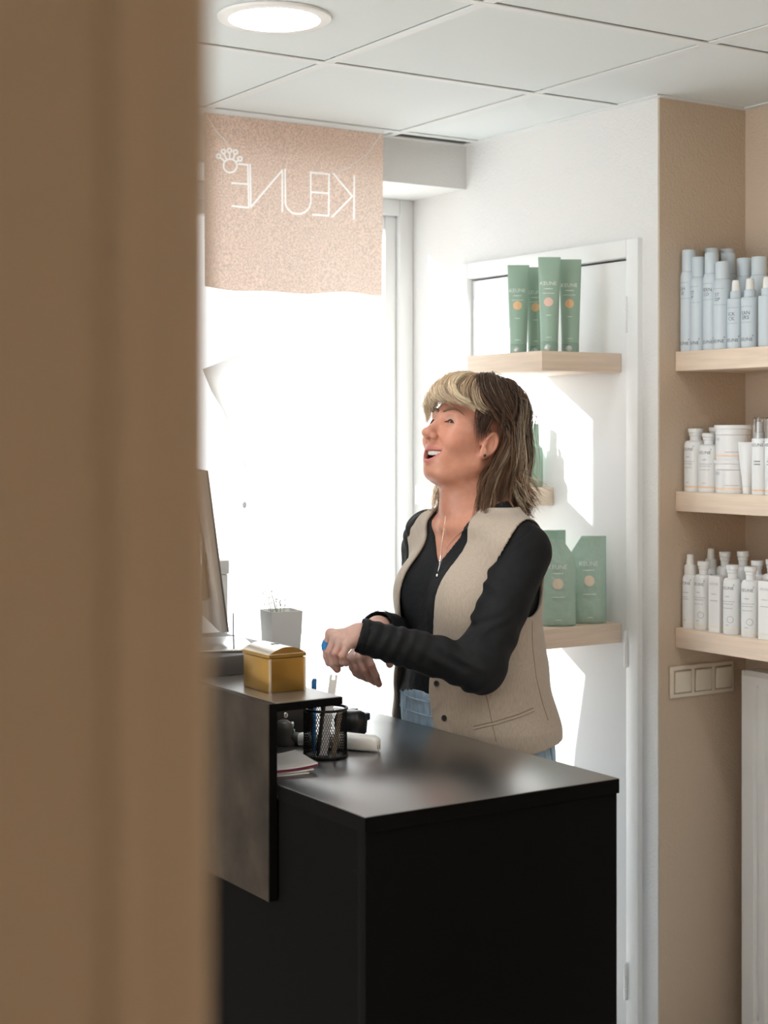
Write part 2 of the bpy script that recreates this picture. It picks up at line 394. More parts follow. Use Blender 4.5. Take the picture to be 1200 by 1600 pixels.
# ceiling lamps: white ring, glowing disc
def downlight(x, y, label, first=None):
    r = first and copy_thing(first) or empty('ceiling_lamp', (0, 0, 0))
    r.location = (x, y, CH)
    if not first:
        prof = [(0.091, -0.002), (0.094, -0.006), (0.113, -0.0055), (0.1165, -0.003), (0.1165, 0.002), (0.091, 0.002), (0.091, -0.004)]
        v, f = lathe_data(prof, 48); from_data('lamp_ring', v, f[:-2], 'metal_white', r, smooth=40)
        lathe('lamp_disc', [(0.0905, -0.003), (0.0905, 0.001)], 'lamp_glow', r, n=48)
    tag(r, label, 'ceiling lamp', 'recessed ceiling lamps'); return r
lamp0 = downlight(1.588, 2.862, 'round white recessed ceiling lamp glowing above the desk')
for x, y, w_ in ((-0.85, 2.86, 'by the shop window, far from the desk'), (1.588, 1.04, 'between the camera and the desk'), (0.37, 2.25, 'left of the raised counter'), (2.19, -0.17, 'added as fill behind the camera on the right'), (2.19, 1.64, 'added to brighten the niche, nearest the radiator'), (-0.85, 1.65, 'in the middle of the shop floor'), (-0.24, -0.77, 'in the hall behind the partition')):  # unseen lamps that fill the room; the niche and rear-right ones added for brightness
    downlight(x, y, 'unseen recessed ceiling lamp '+w_, lamp0)

# ================================================================ BANNER
BY = 3.77
def wave(x, z):
    return 0.010*math.sin(7*x+0.6)*(2.42-z)/0.47 + 0.004*math.sin(19*x)*(2.42-z)/0.47
# lettering and crown: white line strokes lying on the paper, mirrored as seen from behind
def ban_pt(px, py):
    p = fromY(px, py, BY); return p[0], p[2]
strokes = []
def zp(x, y): return ban_pt(320+x/4.2857, 220+y/4.2857)   # measured in the enlarged crop
def poly_stroke(pts): strokes.append([zp(*p) for p in pts])
poly_stroke([(1004, 235), (1004, 520)]); poly_stroke([(866, 220), (992, 370), (860, 508)])
poly_stroke([(722, 212), (836, 222), (836, 500), (728, 493)]); poly_stroke([(722, 343), (836, 350)])
poly_stroke([(712, 207), (714, 410)] + [(625+88*math.cos(a), 410+80*math.sin(a)) for a in [math.pi*k/14 for k in range(1, 14)]] + [(537, 410), (536, 192)])
poly_stroke([(515, 475), (517, 197), (302, 445), (300, 160)])
poly_stroke([(225, 156), (284, 162), (288, 450), (178, 438)]); poly_stroke([(178, 284), (284, 292)])
def ring_stroke(cx, cy, r, n=20): poly_stroke([(cx+r*math.cos(2*math.pi*k/n), cy+r*math.sin(2*math.pi*k/n)) for k in range(n+1)])
ring_stroke(167, 168, 45, 28)
for cx, cy in ((90, 103), (122, 73), (163, 65), (203, 76), (232, 122)): ring_stroke(cx, cy, 14, 14)
for a, b in (((100, 113), (130, 137)), ((126, 87), (146, 128)), ((164, 79), (165, 122)), ((198, 90), (185, 128)), ((222, 130), (205, 145))): poly_stroke([a, b])
bx0, bx1 = 1.88, fromY(599, 300, BY)[0]; nbx, nbz = 400, 320
gx = np.linspace(bx0, bx1, nbx+1); zb = 1.944+0.006*np.sin(11*gx+1.0)+0.003*np.sin(25*gx); tz = np.linspace(0, 1, nbz+1)
GXX = np.repeat(gx[:, None], nbz+1, 1); GZZ = zb[:, None]+(2.402-zb[:, None])*tz[None, :]
GYY = BY-(0.010*np.sin(7*GXX+0.6)+0.004*np.sin(19*GXX))*(2.42-GZZ)/0.47
ink = np.full(GXX.shape, 9.0)
for st in strokes:
    for (xa, za), (xb, zb_) in zip(st[:-1], st[1:]):
        dx, dz = xb-xa, zb_-za; t = np.clip(((GXX-xa)*dx+(GZZ-za)*dz)/(dx*dx+dz*dz+1e-12), 0, 1); ink = np.minimum(ink, np.hypot(GXX-xa-t*dx, GZZ-za-t*dz))
ink = np.clip((0.0030-ink)/0.0010, 0, 1)
vid = np.arange((nbx+1)*(nbz+1)).reshape(nbx+1, nbz+1); quads = np.stack([vid[:-1, :-1], vid[1:, :-1], vid[1:, 1:], vid[:-1, 1:]], 2).reshape(-1, 4)
me = bpy.data.meshes.new('banner'); me.from_pydata(np.stack([GXX, GYY, GZZ], 2).reshape(-1, 3).tolist(), [], quads.tolist())
at = me.color_attributes.new('Col', 'FLOAT_COLOR', 'POINT'); at.data.foreach_set('color', np.repeat(ink.reshape(-1, 1), 4, 1).astype(np.float32).ravel()); shade(me, 180)
ban = link_mesh('banner', me, 'kraft')
tag(ban, 'kraft paper banner with white mirrored brand lettering hanging from the ceiling at the window', 'banner')
tube('hanging_string', [fromY(599, 205, BY-0.006), fromY(575, 240, BY-0.006), fromY(545, 262, BY-0.008), fromY(523, 271, BY-0.008)], 0.0011, 'paper', ban, 5)
tube('hanging_string', [fromY(322, 180, BY-0.006), fromY(338, 205, BY-0.008), fromY(356, 224, BY-0.008)], 0.0011, 'paper', ban, 5)

# ================================================================ WINDOW DRESSING
# white poster sheet curling in the window
edge_l = [(316, 577), (330, 612), (347, 640), (364, 682), (380, 722), (397, 775), (413, 828), (430, 880), (448, 930), (462, 968), (478, 1010), (494, 1060)]
edge_r = [(470, 513), (476, 545), (484, 590), (492, 640), (500, 690), (508, 740), (516, 790), (524, 840), (531, 890), (538, 940), (545, 990), (552, 1060)]
v = []; f = []; nc = 14
for (a, b) in zip(edge_l, edge_r):
    for k in range(nc+1):
        t = k/nc; yy = 3.797+0.016*t+0.014*math.sin(t*math.pi)
        v.append(fromY(a[0]+(b[0]-a[0])*t, a[1]+(b[1]-a[1])*t, yy))
for i in range(len(edge_l)-1):
    for k in range(nc): a = i*(nc+1)+k; f.append((a, a+1, a+nc+2, a+nc+1))
po = from_data('poster_sheet', v, f, 'poster_white', smooth=80)
sd = po.modifiers.new('thickness', 'SOLIDIFY'); sd.thickness = 0.0012
for q in (v[2], v[nc-1]): tube('hanging_string', [(q[0], q[1], q[2]), (q[0], q[1], CH-0.0005)], 0.0005, 'paper', po, 4)
tag(po, 'blank white poster sheet curling in the bright window below the banner', 'poster')
# blind cord with its bead
cx_ = fromY(382, 462, 3.87); cd = empty('blind_cord', (cx_[0], 3.87, 2.283))
tube('cord', [(0, 0, 0.0), (0.0005, 0, -0.3), (0, 0, -0.80), (0.003, 0, -0.99)], 0.0009, 'ink_grey', cd, 5)
lathe('bead', [(0.002, -0.009), (0.0055, -0.006), (0.006, 0.004), (0.003, 0.009)], 'ink_grey', cd, loc=(0, 0, 1.366-2.283), n=12)
tag(cd, 'thin blind cord with a grey bead hanging in the bright window', 'cord')
# ================================================================ SHELVES
def shelf(x0, x1, y0_, y1_, ztop, label, group, rnd=0.002):
    bm = bmesh.new(); bx(bm, (x0, y0_, ztop-0.05), (x1, y1_, ztop), rnd)
    o = from_bm('wall_shelf', bm, 'oak', smooth=30); return tag(o, label, 'shelf', group)
ZT, ZM, ZL = 1.769, 1.414, 1.068
shelf(2.514, WX, 3.152, 3.47, ZT, 'short oak shelf on the white door holding green tubes', 'oak shelves on the door')
shelf(2.514, WX, 3.43, 3.72, ZM, 'short oak shelf on the door behind the woman\'s head', 'oak shelves on the door')
shelf(2.514, WX, 3.152, 3.47, ZL, 'short oak shelf on the door holding green refill pouches', 'oak shelves on the door')
shelf(2.831, NX, 1.7, NY-0.005, ZT, 'top oak shelf in the beige niche holding pale blue cans', 'oak shelves in the niche')
shelf(2.831, NX, 1.7, NY-0.005, ZM, 'middle oak shelf in the beige niche holding white jars', 'oak shelves in the niche')
shelf(2.831, NX, 1.7, NY-0.005, ZL, 'lowest oak shelf in the beige niche above the light switches', 'oak shelves in the niche')

CAMANG = math.atan2(-1, -0.85)         # labels on packs face the room
def ringd(prof_out, prof_in): return prof_out+prof_in[::-1]
def crown_mark(x, z, s):               # small crown over the end of the name
    parts = []
    for dx, dz, r in ((0, 0, 1.3), (-1.6, 1.6, .5), (-0.6, 2.3, .5), (0.6, 2.4, .5), (1.6, 1.8, .5)):
        n = 8; parts.append(([(x+s*(dx+r*math.cos(2*math.pi*k/n)), z+s*(dz+r*math.sin(2*math.pi*k/n)), 0) for k in range(n)], [tuple(range(n))]))
    return parts
def label_mesh(name, parent, r, lines, ang, m='ink', crown=None):
    out = [text_on_cylinder(lines, r+0.0003, ang)] if lines else []
    if crown:
        cx, cz, s = crown
        for v, f in crown_mark(cx, cz, s):
            out.append(([((r+0.0003)*math.cos(ang+x/r), (r+0.0003)*math.sin(ang+x/r), y) for x, y, _ in v], f))
    v, f = join_data(out); q = from_data(name, v, f, m, parent); q['kind'] = 'stuff'; return q

def niche_at(px, X, r): 
    p = fromX(px, 700, X); return X, min(p[1], NY-0.007-r)
# ---- pale blue aerosol cans and pump sprays on the top niche shelf
def spray_can(px, X, h, r, words, ang, label):
    x, y = niche_at(px, X, r); o = empty('spray_can', (x, y, ZT)); cap = h*0.20 if h < 0.235 else h*0.215
    body_h = h-cap
    lathe('can_body', [(r*0.93, 0), (r, 0.003), (r, body_h-0.016), (r*0.97, body_h-0.009), (r*0.86, body_h-0.002), (r*0.80, body_h)], 'can_blue', o)
    lathe('cap', [(r*0.80, body_h+0.0005), (r*0.80, h-0.003), (r*0.74, h), (r*0.3, h+0.0005)], 'can_blue', o)
    lathe('cap_seam', [(r*0.815, body_h-0.0012), (r*0.815, body_h+0.0008)], 'ink_grey', o)
    if words:
        label_mesh('label_print', o, r, [(words[0], 0.0125, h*0.60, 1.0), (words[1], 0.0125, h*0.60-0.0115, 1.0), ('KEUNE', 0.0115, 0.016, 1.05)], ang, crown=(0.0185, 0.0285, 0.0009))
        label_mesh('small_print', o, r, [('~-------------', 0.0045, h*0.60+0.018, 1.0), ('~--------------------', 0.004, h*0.60-0.022, 1.0)], ang, 'ink_grey')
    return tag(o, label, 'spray can', 'pale blue cans on the top niche shelf')
A0 = math.radians(-150)
spray_can(1070, 2.856, 0.257, 0.0215, ('GH', 'SE'), A0+math.radians(-34), 'leftmost front pale blue spray can, tallest, against the niche side wall')
spray_can(1092, 2.858, 0.236, 0.0215, ('ST', 'P'), A0+math.radians(-34), 'second pale blue spray can from the left in the front row of the niche')
spray_can(1112, 2.860, 0.243, 0.0215, ('VERN', 'LO'), A0+math.radians(-24), 'third pale blue spray can from the left in the front row of the niche')
spray_can(1129, 2.858, 0.217, 0.0225, ('ST', 'OP'), A0+math.radians(-22), 'fourth pale blue spray can, shortest and beside the small pump sprays')
spray_can(1094, 2.935, 0.266, 0.0215, None, A0, 'pale blue can in the back row, leftmost, behind the tallest front can')
spray_can(1119, 2.990, 0.268, 0.0215, None, A0, 'pale blue can in the back row, second from the left')
spray_can(1138, 2.925, 0.246, 0.0225, None, A0, 'pale blue can in the back row, third, behind the shortest front can')
spray_can(1163, 2.925, 0.229, 0.0235, None, A0, 'pale blue can in the back row, fourth, behind the first pump spray')
spray_can(1186, 2.920, 0.227, 0.0235, None, A0, 'pale blue can in the back row at the right edge of the photo')
def pump_spray(px, X, words, label):
    r = 0.0215; x, y = niche_at(px, X, r); o = empty('pump_spray', (x, y, ZT)); h = 0.122
    lathe('bottle_body', [(r*0.94, 0), (r, 0.003), (r, h-0.003), (r*0.95, h), (r*0.6, h+0.001)], 'can_blue', o)
    lathe('collar', [(r*0.66, h+0.001), (r*0.66, h+0.017), (r*0.60, h+0.019)], 'can_blue', o)
    lathe('nozzle_cap', [(r*0.52, h+0.019), (r*0.44, h+0.042), (r*0.36, h+0.046)], 'white_plastic', o, n=16)
    ang = A0+math.radians(-18)
    if words:
        label_mesh('label_print', o, r, [(words[0], 0.0125, 0.080, 1.0), (words[1], 0.0125, 0.0685, 1.0), ('KEUNE', 0.0115, 0.016, 1.05)], ang, crown=(0.0185, 0.0285, 0.0009))
        label_mesh('small_print', o, r, [('~-------------', 0.0045, 0.098, 1.0), ('~-------------', 0.004, 0.060, 1.0)], ang, 'ink_grey')
    return tag(o, label, 'spray bottle', 'small pale blue pump sprays on the top niche shelf')
pump_spray(1150, 2.860, ('ICK', 'CK'), 'small pale blue pump spray next to the shortest spray can')
pump_spray(1172, 2.860, ('EAN', 'ERS'), 'small pale blue pump spray, middle of three in the front row')
pump_spray(1199, 2.862, None, 'small pale blue pump spray cut by the right edge of the photo')

# ---- white bottles, jars, tube on the middle shelf
def flare_cap(o, z, r, m, h=0.028, flip=True):
    lathe('cap', [(r*0.80, z), (r*0.80, z+h*0.36), (r*0.94, z+h*0.42), (r*0.94, z+h*0.62), (r*1.08, z+h*0.68), (r*1.08, z+h*0.97), (r*1.0, z+h)], m, o, n=20)
def bottle(px, X, Z, h, r, label, group, band, sx=1.0, dang=0, back=False, tall_cap=False):
    x, y = niche_at(px, X, r); o = empty('shampoo_bottle', (x, y, Z)); cap_h = h*0.19; bh = h-cap_h
    prof = [(r*0.94, 0.0), (r, 0.003), (r, 0.0115)]
    prof2 = [(r, 0.0165), (r*1.0, bh-0.02), (r*0.985, bh-0.011), (r*0.90, bh-0.004), (r*0.72, bh-0.0005), (r*0.5, bh)]
    lathe('bottle_body', prof+[(r, 0.0165)]+prof2[1:], 'bottle_white', o, sy=sx)
    lathe('colour_band', [(r*1.004, 0.0105), (r*1.004, 0.0150)], band, o, sy=sx)
    flare_cap(o, bh, r*0.62, 'bottle_white', cap_h)
    if not back:
        ang = A0+dang
        label_mesh('label_print', o, r, [('KEUNE', 0.0105, bh*0.80, 1.05)], ang, crown=(0.017, bh*0.80+0.011, 0.0008))
        label_mesh('small_print', o, r, [('~----', 0.0055, bh*0.665, 1.1), ('~-------------------', 0.0036, bh*0.58, 1.0), ('~----------------', 0.0036, bh*0.535, 1.0), ('~--------------', 0.0036, bh*0.46, 1.0), ('~------', 0.0036, 0.022, 1.0)], ang, 'ink_grey')
        if band == 'cream_band':
            n = 20; rad = 0.0085; zc = bh*0.27; v = []; f = []
            for k in range(n):
                for q in (rad, rad*0.86):
                    a = 2*math.pi*k/n; v.append(((r+0.0003)*math.cos(ang+0.35+q*math.cos(a)/r), (r+0.0003)*math.sin(ang+0.35+q*math.cos(a)/r), zc+q*math.sin(a)))
            for k in range(n): f.append((2*k, 2*((k+1) % n), 2*((k+1) % n)+1, 2*k+1))
            from_data('round_seal', v, f, 'ink_grey', o)
    return tag(o, label, 'bottle', group)
G2 = 'white bottles on the middle niche shelf'
bottle(1079.5, 2.872, ZM, 0.160, 0.0285, 'white bottle with peach base line, leftmost on the middle niche shelf', G2, 'peach_band', dang=math.radians(-30))
bottle(1108, 2.868, ZM, 0.148, 0.0270, 'white bottle with peach base line, just left of the stacked jars', G2, 'peach_band', dang=math.radians(-12))
bottle(1110, 2.945, ZM, 0.163, 0.0270, 'white bottle in the back row of the middle niche shelf, mostly hidden', G2, 'peach_band', back=True)
def jar(px, X, z0, r, h, label):
    x, y = niche_at(px, X, r); o = empty('hair_mask_jar', (x, y, z0)); lid = 0.024
    lathe('jar_body', [(r*0.92, 0), (r*0.95, 0.004), (r*0.95, 0.012), (r*0.96, h-lid-0.001)], 'jar_white', o, n=32)
    lathe('colour_band', [(r*0.956, 0.0085), (r*0.958, 0.0125)], 'peach_band', o, n=32)
    lathe('lid', [(r*0.97, h-lid), (r*0.97, h-0.010), (r*1.04, h-0.009), (r*1.04, h-0.001), (r*1.0, h)], 'jar_white', o, n=32)
    label_mesh('label_print', o, r*0.97, [('KEUNE', 0.010, h*0.55, 1.05)], A0+math.radians(-55), 'ink_grey')
    label_mesh('small_print', o, r*0.97, [('~---------------', 0.0042, 0.018, 1.1)], A0+math.radians(10), 'ink_grey')
    return tag(o, label, 'jar', 'stacked white mask jars')
jar(1145, 2.885, ZM, 0.0445, 0.082, 'lower of the two stacked white hair mask jars, with peach line')
jar(1145.5, 2.885, ZM+0.082, 0.0445, 0.086, 'upper of the two stacked white hair mask jars, with wide lid')
def loft_tube(name, o, rings_spec, m, n=28, ang=0, smooth=50):
    rings = []
    for (z, a, b) in rings_spec:
        rings.append([(a*math.cos(2*math.pi*k/n), b*math.sin(2*math.pi*k/n), z) for k in range(n)])
    v, f = loft(rings); ob = from_data(name, v, f, m, o, rot=(0, 0, ang), smooth=smooth); return ob
x, y = niche_at(1172, 2.866, 0.02); tb = empty('squeeze_tube', (x+0.004, y+0.012, ZM))
loft_tube('tube_body', tb, [(0.018, 0.0125, 0.0125), (0.03, 0.0135, 0.013), (0.07, 0.019, 0.0105), (0.118, 0.0235, 0.004), (0.126, 0.024, 0.0015)], 'bottle_white', ang=math.radians(-58))
lathe('cap', [(0.0115, 0), (0.012, 0.002), (0.0125, 0.0175)], 'bottle_white', tb, n=20)
tag(tb, 'white squeeze tube standing on its cap between jars and pump bottles', 'tube')
def airless(px, X, label):
    r = 0.0195; x, y = niche_at(px, X, r); o = empty('pump_bottle', (x, y, ZM)); h = 0.135
    lathe('bottle_body', [(r*0.95, 0), (r, 0.002), (r, h-0.004), (r*0.96, h)], 'bottle_white', o)
    lathe('colour_band', [(r*1.004, 0.008), (r*1.004, 0.0125)], 'peach_band', o)
    lathe('pump_head', [(r*0.62, h), (r*0.62, h+0.014), (r*0.42, h+0.015), (r*0.42, h+0.036), (r*0.36, h+0.040)], 'white_plastic', o, n=18)
    v, f = lathe_data([(r*0.84, h+0.0005), (r*0.84, h+0.048), (r*0.74, h+0.0505), (r*0.2, h+0.0508), (r*0.2, h+0.049), (r*0.72, h+0.0487), (r*0.79, h+0.047), (r*0.79, h+0.0005)], 24)
    from_data('clear_cap', v, f[:-2], 'clear', o, smooth=35)
    label_mesh('label_print', o, r, [('KEUNE', 0.0105, 0.116, 1.05), ('~-----', 0.006, 0.078, 1.0), ('~-----', 0.006, 0.071, 1.0)], A0+math.radians(-10), crown=(0.0165, 0.127, 0.0008))
    return tag(o, label, 'pump bottle', 'white pump bottles with clear caps')
airless(1187.5, 2.856, 'white pump bottle with clear cap beside the squeeze tube')
airless(1208, 2.858, 'white pump bottle with clear cap at the right edge of the photo')

# ---- lowest shelf
G3 = 'white bottles on the lowest niche shelf'
def mist(px, X, label, z=0.0):
    r = 0.0195; x, y = niche_at(px, X, r); o = empty('mist_bottle', (x, y, ZL)); h = 0.135+z
    lathe('bottle_body', [(r*0.95, 0), (r, 0.003), (r, h-0.014), (r*0.93, h-0.005), (r*0.72, h), (r*0.5, h+0.001)], 'bottle_white', o)
    lathe('colour_band', [(r*1.004, 0.010), (r*1.004, 0.0135)], 'cream_band', o)
    lathe('collar', [(r*0.76, h), (r*0.76, h+0.022), (r*0.70, h+0.025)], 'white_plastic', o, n=20)
    lathe('nozzle_cap', [(r*0.52, h+0.025), (r*0.50, h+0.034), (r*0.46, h+0.036), (r*0.42, h+0.050), (r*0.34, h+0.0515)], 'white_plastic', o, n=18)
    label_mesh('label_print', o, r, [('KEUNE', 0.0105, h*0.82, 1.05)], A0+math.radians(-30), crown=(0.0165, h*0.82+0.011, 0.0008))
    label_mesh('small_print', o, r, [('~---------', 0.0045, h*0.66, 1.0), ('~--------', 0.004, h*0.58, 1.0), ('~-----------', 0.004, h*0.54, 1.0), ('~------', 0.0036, 0.02, 1.0)], A0+math.radians(-30), 'ink_grey')
    return tag(o, label, 'spray bottle', 'white mist bottles on the lowest niche shelf')
mist(1075.5, 2.862, 'white mist spray bottle, leftmost on the lowest niche shelf')
mist(1101, 2.935, 'white mist spray bottle in the back row of the lowest niche shelf', 0.012)
bottle(1099.5, 2.870, ZL, 0.171, 0.0235, 'white bottle on the lowest niche shelf between mist spray and first carton', G3, 'cream_band', dang=math.radians(-24))
bottle(1144.5, 2.862, ZL, 0.170, 0.0230, 'white bottle with round seal just right of the first carton', G3, 'cream_band', dang=math.radians(-20))
bottle(1173, 2.860, ZL, 0.170, 0.0230, 'white bottle with round seal just left of the carton at the photo edge', G3, 'cream_band', dang=math.radians(-12))
bottle(1133, 2.945, ZL, 0.192, 0.0225, 'white bottle in the back row behind the first carton', G3, 'cream_band', back=True)
bottle(1161, 2.955, ZL, 0.196, 0.0225, 'white bottle in the back row seen between the two front bottles', G3, 'cream_band', back=True)
bottle(1183, 2.915, ZL, 0.180, 0.0225, 'white bottle close behind the right front bottle, only its cap showing', G3, 'cream_band', back=True)
bottle(1206, 2.925, ZL, 0.185, 0.0225, 'white bottle behind the carton at the right photo edge', G3, 'cream_band', back=True)
def carton(px, X, w_, d_, h, label):
    p = fromX(px, 900, X); o = empty('carton', (X, p[1], ZL), math.radians(4))
    box('carton_body', (-d_/2, -w_/2, 0), (d_/2, w_/2, h), 'carton', o, 0.0008, 1)
    v, f = join_data([text_data('KEUNE', 0.0085, 1.05), ([(a, b-0.024, 0) for a, b, _ in text_data('~-------', 0.0045, 1)[0]], text_data('~-------', 0.0045, 1)[1]), ([(a, b-0.040, 0) for a, b, _ in text_data('~-----------', 0.004, 1)[0]], text_data('~-----------', 0.004, 1)[1])])
    from_data('label_print', [(-d_/2-0.0004, -a, h*0.84+b) for a, b, _ in v], f, 'ink_grey', o)['kind'] = 'stuff'
    box('colour_band', (-d_/2-0.0005, -w_/2-0.0005, 0.012), (d_/2+0.0005, w_/2+0.0005, 0.0145), 'cream_band', o)
    return tag(o, label, 'carton', 'white cartons on the lowest niche shelf')
carton(1123, 2.865, 0.036, 0.036, 0.139, 'slim white carton standing third from the left on the lowest niche shelf')
carton(1203, 2.862, 0.040, 0.040, 0.140, 'slim white carton at the right edge of the photo, lowest niche shelf')

# ---- green things on the door shelves
TA = math.radians(-122)     # direction their fronts face
def green_tube(px, X, h, dot, label, w_=0.0285):
    p = fromX(px, 548, X); o = empty('green_tube', (X, max(p[1], 3.182), ZT), TA+math.pi/2)
    loft_tube('tube_body', o, [(0.024, 0.0225, 0.0225), (0.05, 0.0232, 0.0222), (0.11, 0.0250, 0.0185), (0.17, 0.0270, 0.0115), (0.215, 0.0283, 0.0042), (h-0.002, w_, 0.0014), (h, w_, 0.0012)], 'sage')
    cp_ = lathe('cap', [(0.021, 0), (0.0225, 0.002), (0.0228, 0.0225), (0.022, 0.0235)], 'sage_dark', o)
    # pearl thumb rest on the cap
    bm = bmesh.new(); bmesh.ops.create_uvsphere(bm, u_segments=14, v_segments=8, radius=1)
    for q in bm.verts: q.co = Vector((q.co.x*0.009-0.006, q.co.y*0.006-0.0195, q.co.z*0.009+0.009))
    from_bm('thumb_rest', bm, 'sage_pearl', cp_, smooth=80)
    def yf(z): return -np.interp(z, [0.024, 0.05, 0.11, 0.17, 0.215, h], [0.0225, 0.0222, 0.0185, 0.0115, 0.0042, 0.0012])
    def af(z): return np.interp(z, [0.024, 0.05, 0.11, 0.17, 0.215, h], [0.0225, 0.0232, 0.0250, 0.0270, 0.0283, w_])
    def put(vs, dx, dz): 
        out = []
        for a, b, _ in vs:
            xx, zz = a+dx, b+dz; A_ = af(zz); out.append((xx, float(yf(zz))*math.sqrt(max(0.02, 1-(xx/A_)**2))-0.0005, zz))
        return out
    parts = []
    for s_, size, dz in (('KEUNE', 0.0135, h-0.072), ('~-------', 0.0055, h-0.083), ('~---------------', 0.0036, h-0.094), ('~------', 0.004, 0.090), ('~-------', 0.0036, 0.034)):
        vv, ff = text_data(s_, size, 1.0); parts.append((put(vv, -0.004, dz), ff))
    v, f = join_data(parts); from_data('label_print', v, f, 'ink_white', o)['kind'] = 'stuff'
    n = 24; vv = [(-0.004, 0.125, 0)]+[(-0.004+0.0115*math.cos(2*math.pi*k/n), 0.125+0.0115*math.sin(2*math.pi*k/n), 0) for k in range(n)]
    from_data('round_dot', put(vv, 0, 0), [(0, k+1, (k+1) % n+1) for k in range(n)], dot, o)
    return tag(o, label, 'tube', 'green tubes on the top door shelf')
green_tube(810, 2.566, 0.232, 'dot_orange', 'sage green tube with orange dot, leftmost on the top door shelf')
green_tube(838, 2.640, 0.232, 'dot_orange', 'sage green tube with orange dot, second from left, standing behind')
green_tube(866.5, 2.562, 0.240, 'dot_pink', 'sage green tube with pink dot, front one at the shelf corner')
green_tube(891, 2.640, 0.240, 'dot_orange', 'sage green tube, rightmost, half hidden behind the pink dot tube')
def green_bottle(x, y, label, pump):
    r = 0.021; o = empty('green_bottle', (x, y, ZM))
    lathe('bottle_body', [(r*0.9, 0), (r, 0.004), (r, 0.098), (r*0.95, 0.108), (r*0.6, 0.116), (r*0.5, 0.118)], 'sage_foil' if False else 'sage', o)
    lathe('collar', [(r*0.55, 0.118), (r*0.55, 0.134), (r*0.50, 0.136)], 'sage', o)
    lathe('cap', [(r*0.52, 0.136), (r*0.52, 0.172), (r*0.48, 0.174)], 'sage', o, n=18)
    if pump:
        tube('spout', [(0, 0, 0.168), (0.012, -0.010, 0.180), (0.024, -0.020, 0.178)], 0.005, 'sage', o, 8)
    return tag(o, label, 'bottle', 'green bottles on the middle door shelf')
green_bottle(2.745, 3.470, 'sage green bottle on the middle door shelf, rightmost, beside the woman\'s hair', False)
green_bottle(2.640, 3.555, 'sage green pump bottle on the middle door shelf, hidden by the hair', True)
green_bottle(2.625, 3.640, 'sage green pump bottle farthest left on the middle door shelf', True)
def pouch(x, y, rz, w_, h, label, mir=1, m='sage_foil'):
    o = empty('refill_pouch', (x, y, ZL), rz); n = 32; rings = []
    for t, dep in ((0, 0.030), (0.03, 0.036), (0.12, 0.036), (0.3, 0.030), (0.5, 0.022), (0.68, 0.013), (0.80, 0.007), (0.88, 0.004), (0.94, 0.0018), (1.0, 0.0012)):
        lo_, hi_ = -w_/2, w_/2
        if t > 0.78: lo_ = -w_/2 + (t-0.78)/0.22*w_*0.34
        ring = []
        for k in range(n):
            a = 2*math.pi*k/n; ca, sa = math.cos(a), math.sin(a)
            u = math.copysign(abs(ca)**0.75, ca); cx = (lo_+hi_)/2+u*(hi_-lo_)/2
            crease = 0.0034*math.sin(9*cx/w_*2+t*13)*(1-abs(u))*(0.3+t)
            ring.append((mir*cx, dep*math.copysign(abs(sa)**0.9, sa)+crease, t*h))
        rings.append(ring)
    v, f = loft(rings); ob = from_data('pouch_body', v, f, m, o, smooth=60)
    def dep(z): return float(np.interp(z/h, [0, 0.03, 0.12, 0.3, 0.5, 0.68, 0.8, 0.88, 1], [0.030, 0.036, 0.036, 0.030, 0.022, 0.013, 0.007, 0.004, 0.0012]))
    def put(vs, dx, dz):
        return [(a+dx, -dep(b+dz)*max(0.15, 1-(abs(a+dx)/(w_/2))**2.2)-0.0034, b+dz) for a, b, _ in vs]
    parts = []
    for s_, size, dz in (('KEUNE', 0.016, h*0.66), ('~-------', 0.007, h*0.60), ('~----------', 0.006, h*0.33), ('~------', 0.005, h*0.07)):
        vv, ff = text_data(s_, size, 1.0); parts.append((put(vv, 0.0, dz), ff))
    v, f = join_data(parts); from_data('label_print', v, f, 'ink_white', o)['kind'] = 'stuff'
    nn = 24; vv = [(0, 0, 0)]+[(0.014*math.cos(2*math.pi*k/nn), 0.014*math.sin(2*math.pi*k/nn), 0) for k in range(nn)]
    from_data('round_dot', put(vv, 0.0, h*0.49), [(0, k+1, (k+1) % nn+1) for k in range(nn)], 'dot_beige', o)
    return tag(o, label, 'pouch', 'green refill pouches on the lowest door shelf')
pouch(2.716, 3.215, math.radians(-30), 0.098, 0.226, 'sage green refill pouch, right one, nearest the shelf end', 1)
pouch(2.612, 3.214, math.radians(-32), 0.098, 0.220, 'sage green refill pouch in the middle, touching the woman\'s vest in view', -1)
pouch(2.690, 3.350, math.radians(-28), 0.10, 0.235, 'sage green refill pouch at the back, mostly hidden by the front pouch', 1, 'sage')

# ================================================================ SWITCHES, RADIATOR
sw = empty('light_switch', (2.9205, NY-0.004, 0.930))
box('switch_plate', (-0.1115, -0.009, -0.0405), (0.1115, 0, 0.0405), 'cream_plastic', sw, 0.0042, 3)
for k in (-1, 0, 1):
    rk = box('rocker', (-0.0275, -0.0055, -0.0275), (0.0275, 0, 0.0275), 'cream_plastic', sw, 0.004, 3, loc=(k*0.071, -0.0085, 0), rot=(math.radians(3.0), 0, 0))
    bm = bmesh.new()
    bx(bm, (-0.0305, -0.0095, -0.0305), (0.0305, -0.0086, 0.0305)); o = from_bm('rocker_gap', bm, 'switch_gap', sw, loc=(k*0.071, 0, 0)); o.location.y = -0.0003
tag(sw, 'cream triple light switch on the niche side wall under the lowest shelf', 'light switch')
rd = empty('radiator', (2.985, 2.925, 0))
Y0r, Y1r = -1.3, 0.0; n = int((Y1r-Y0r-0.04)/0.038); prof = [(0.0, Y1r), (0.0, Y1r-0.026)]
y_ = Y1r-0.026
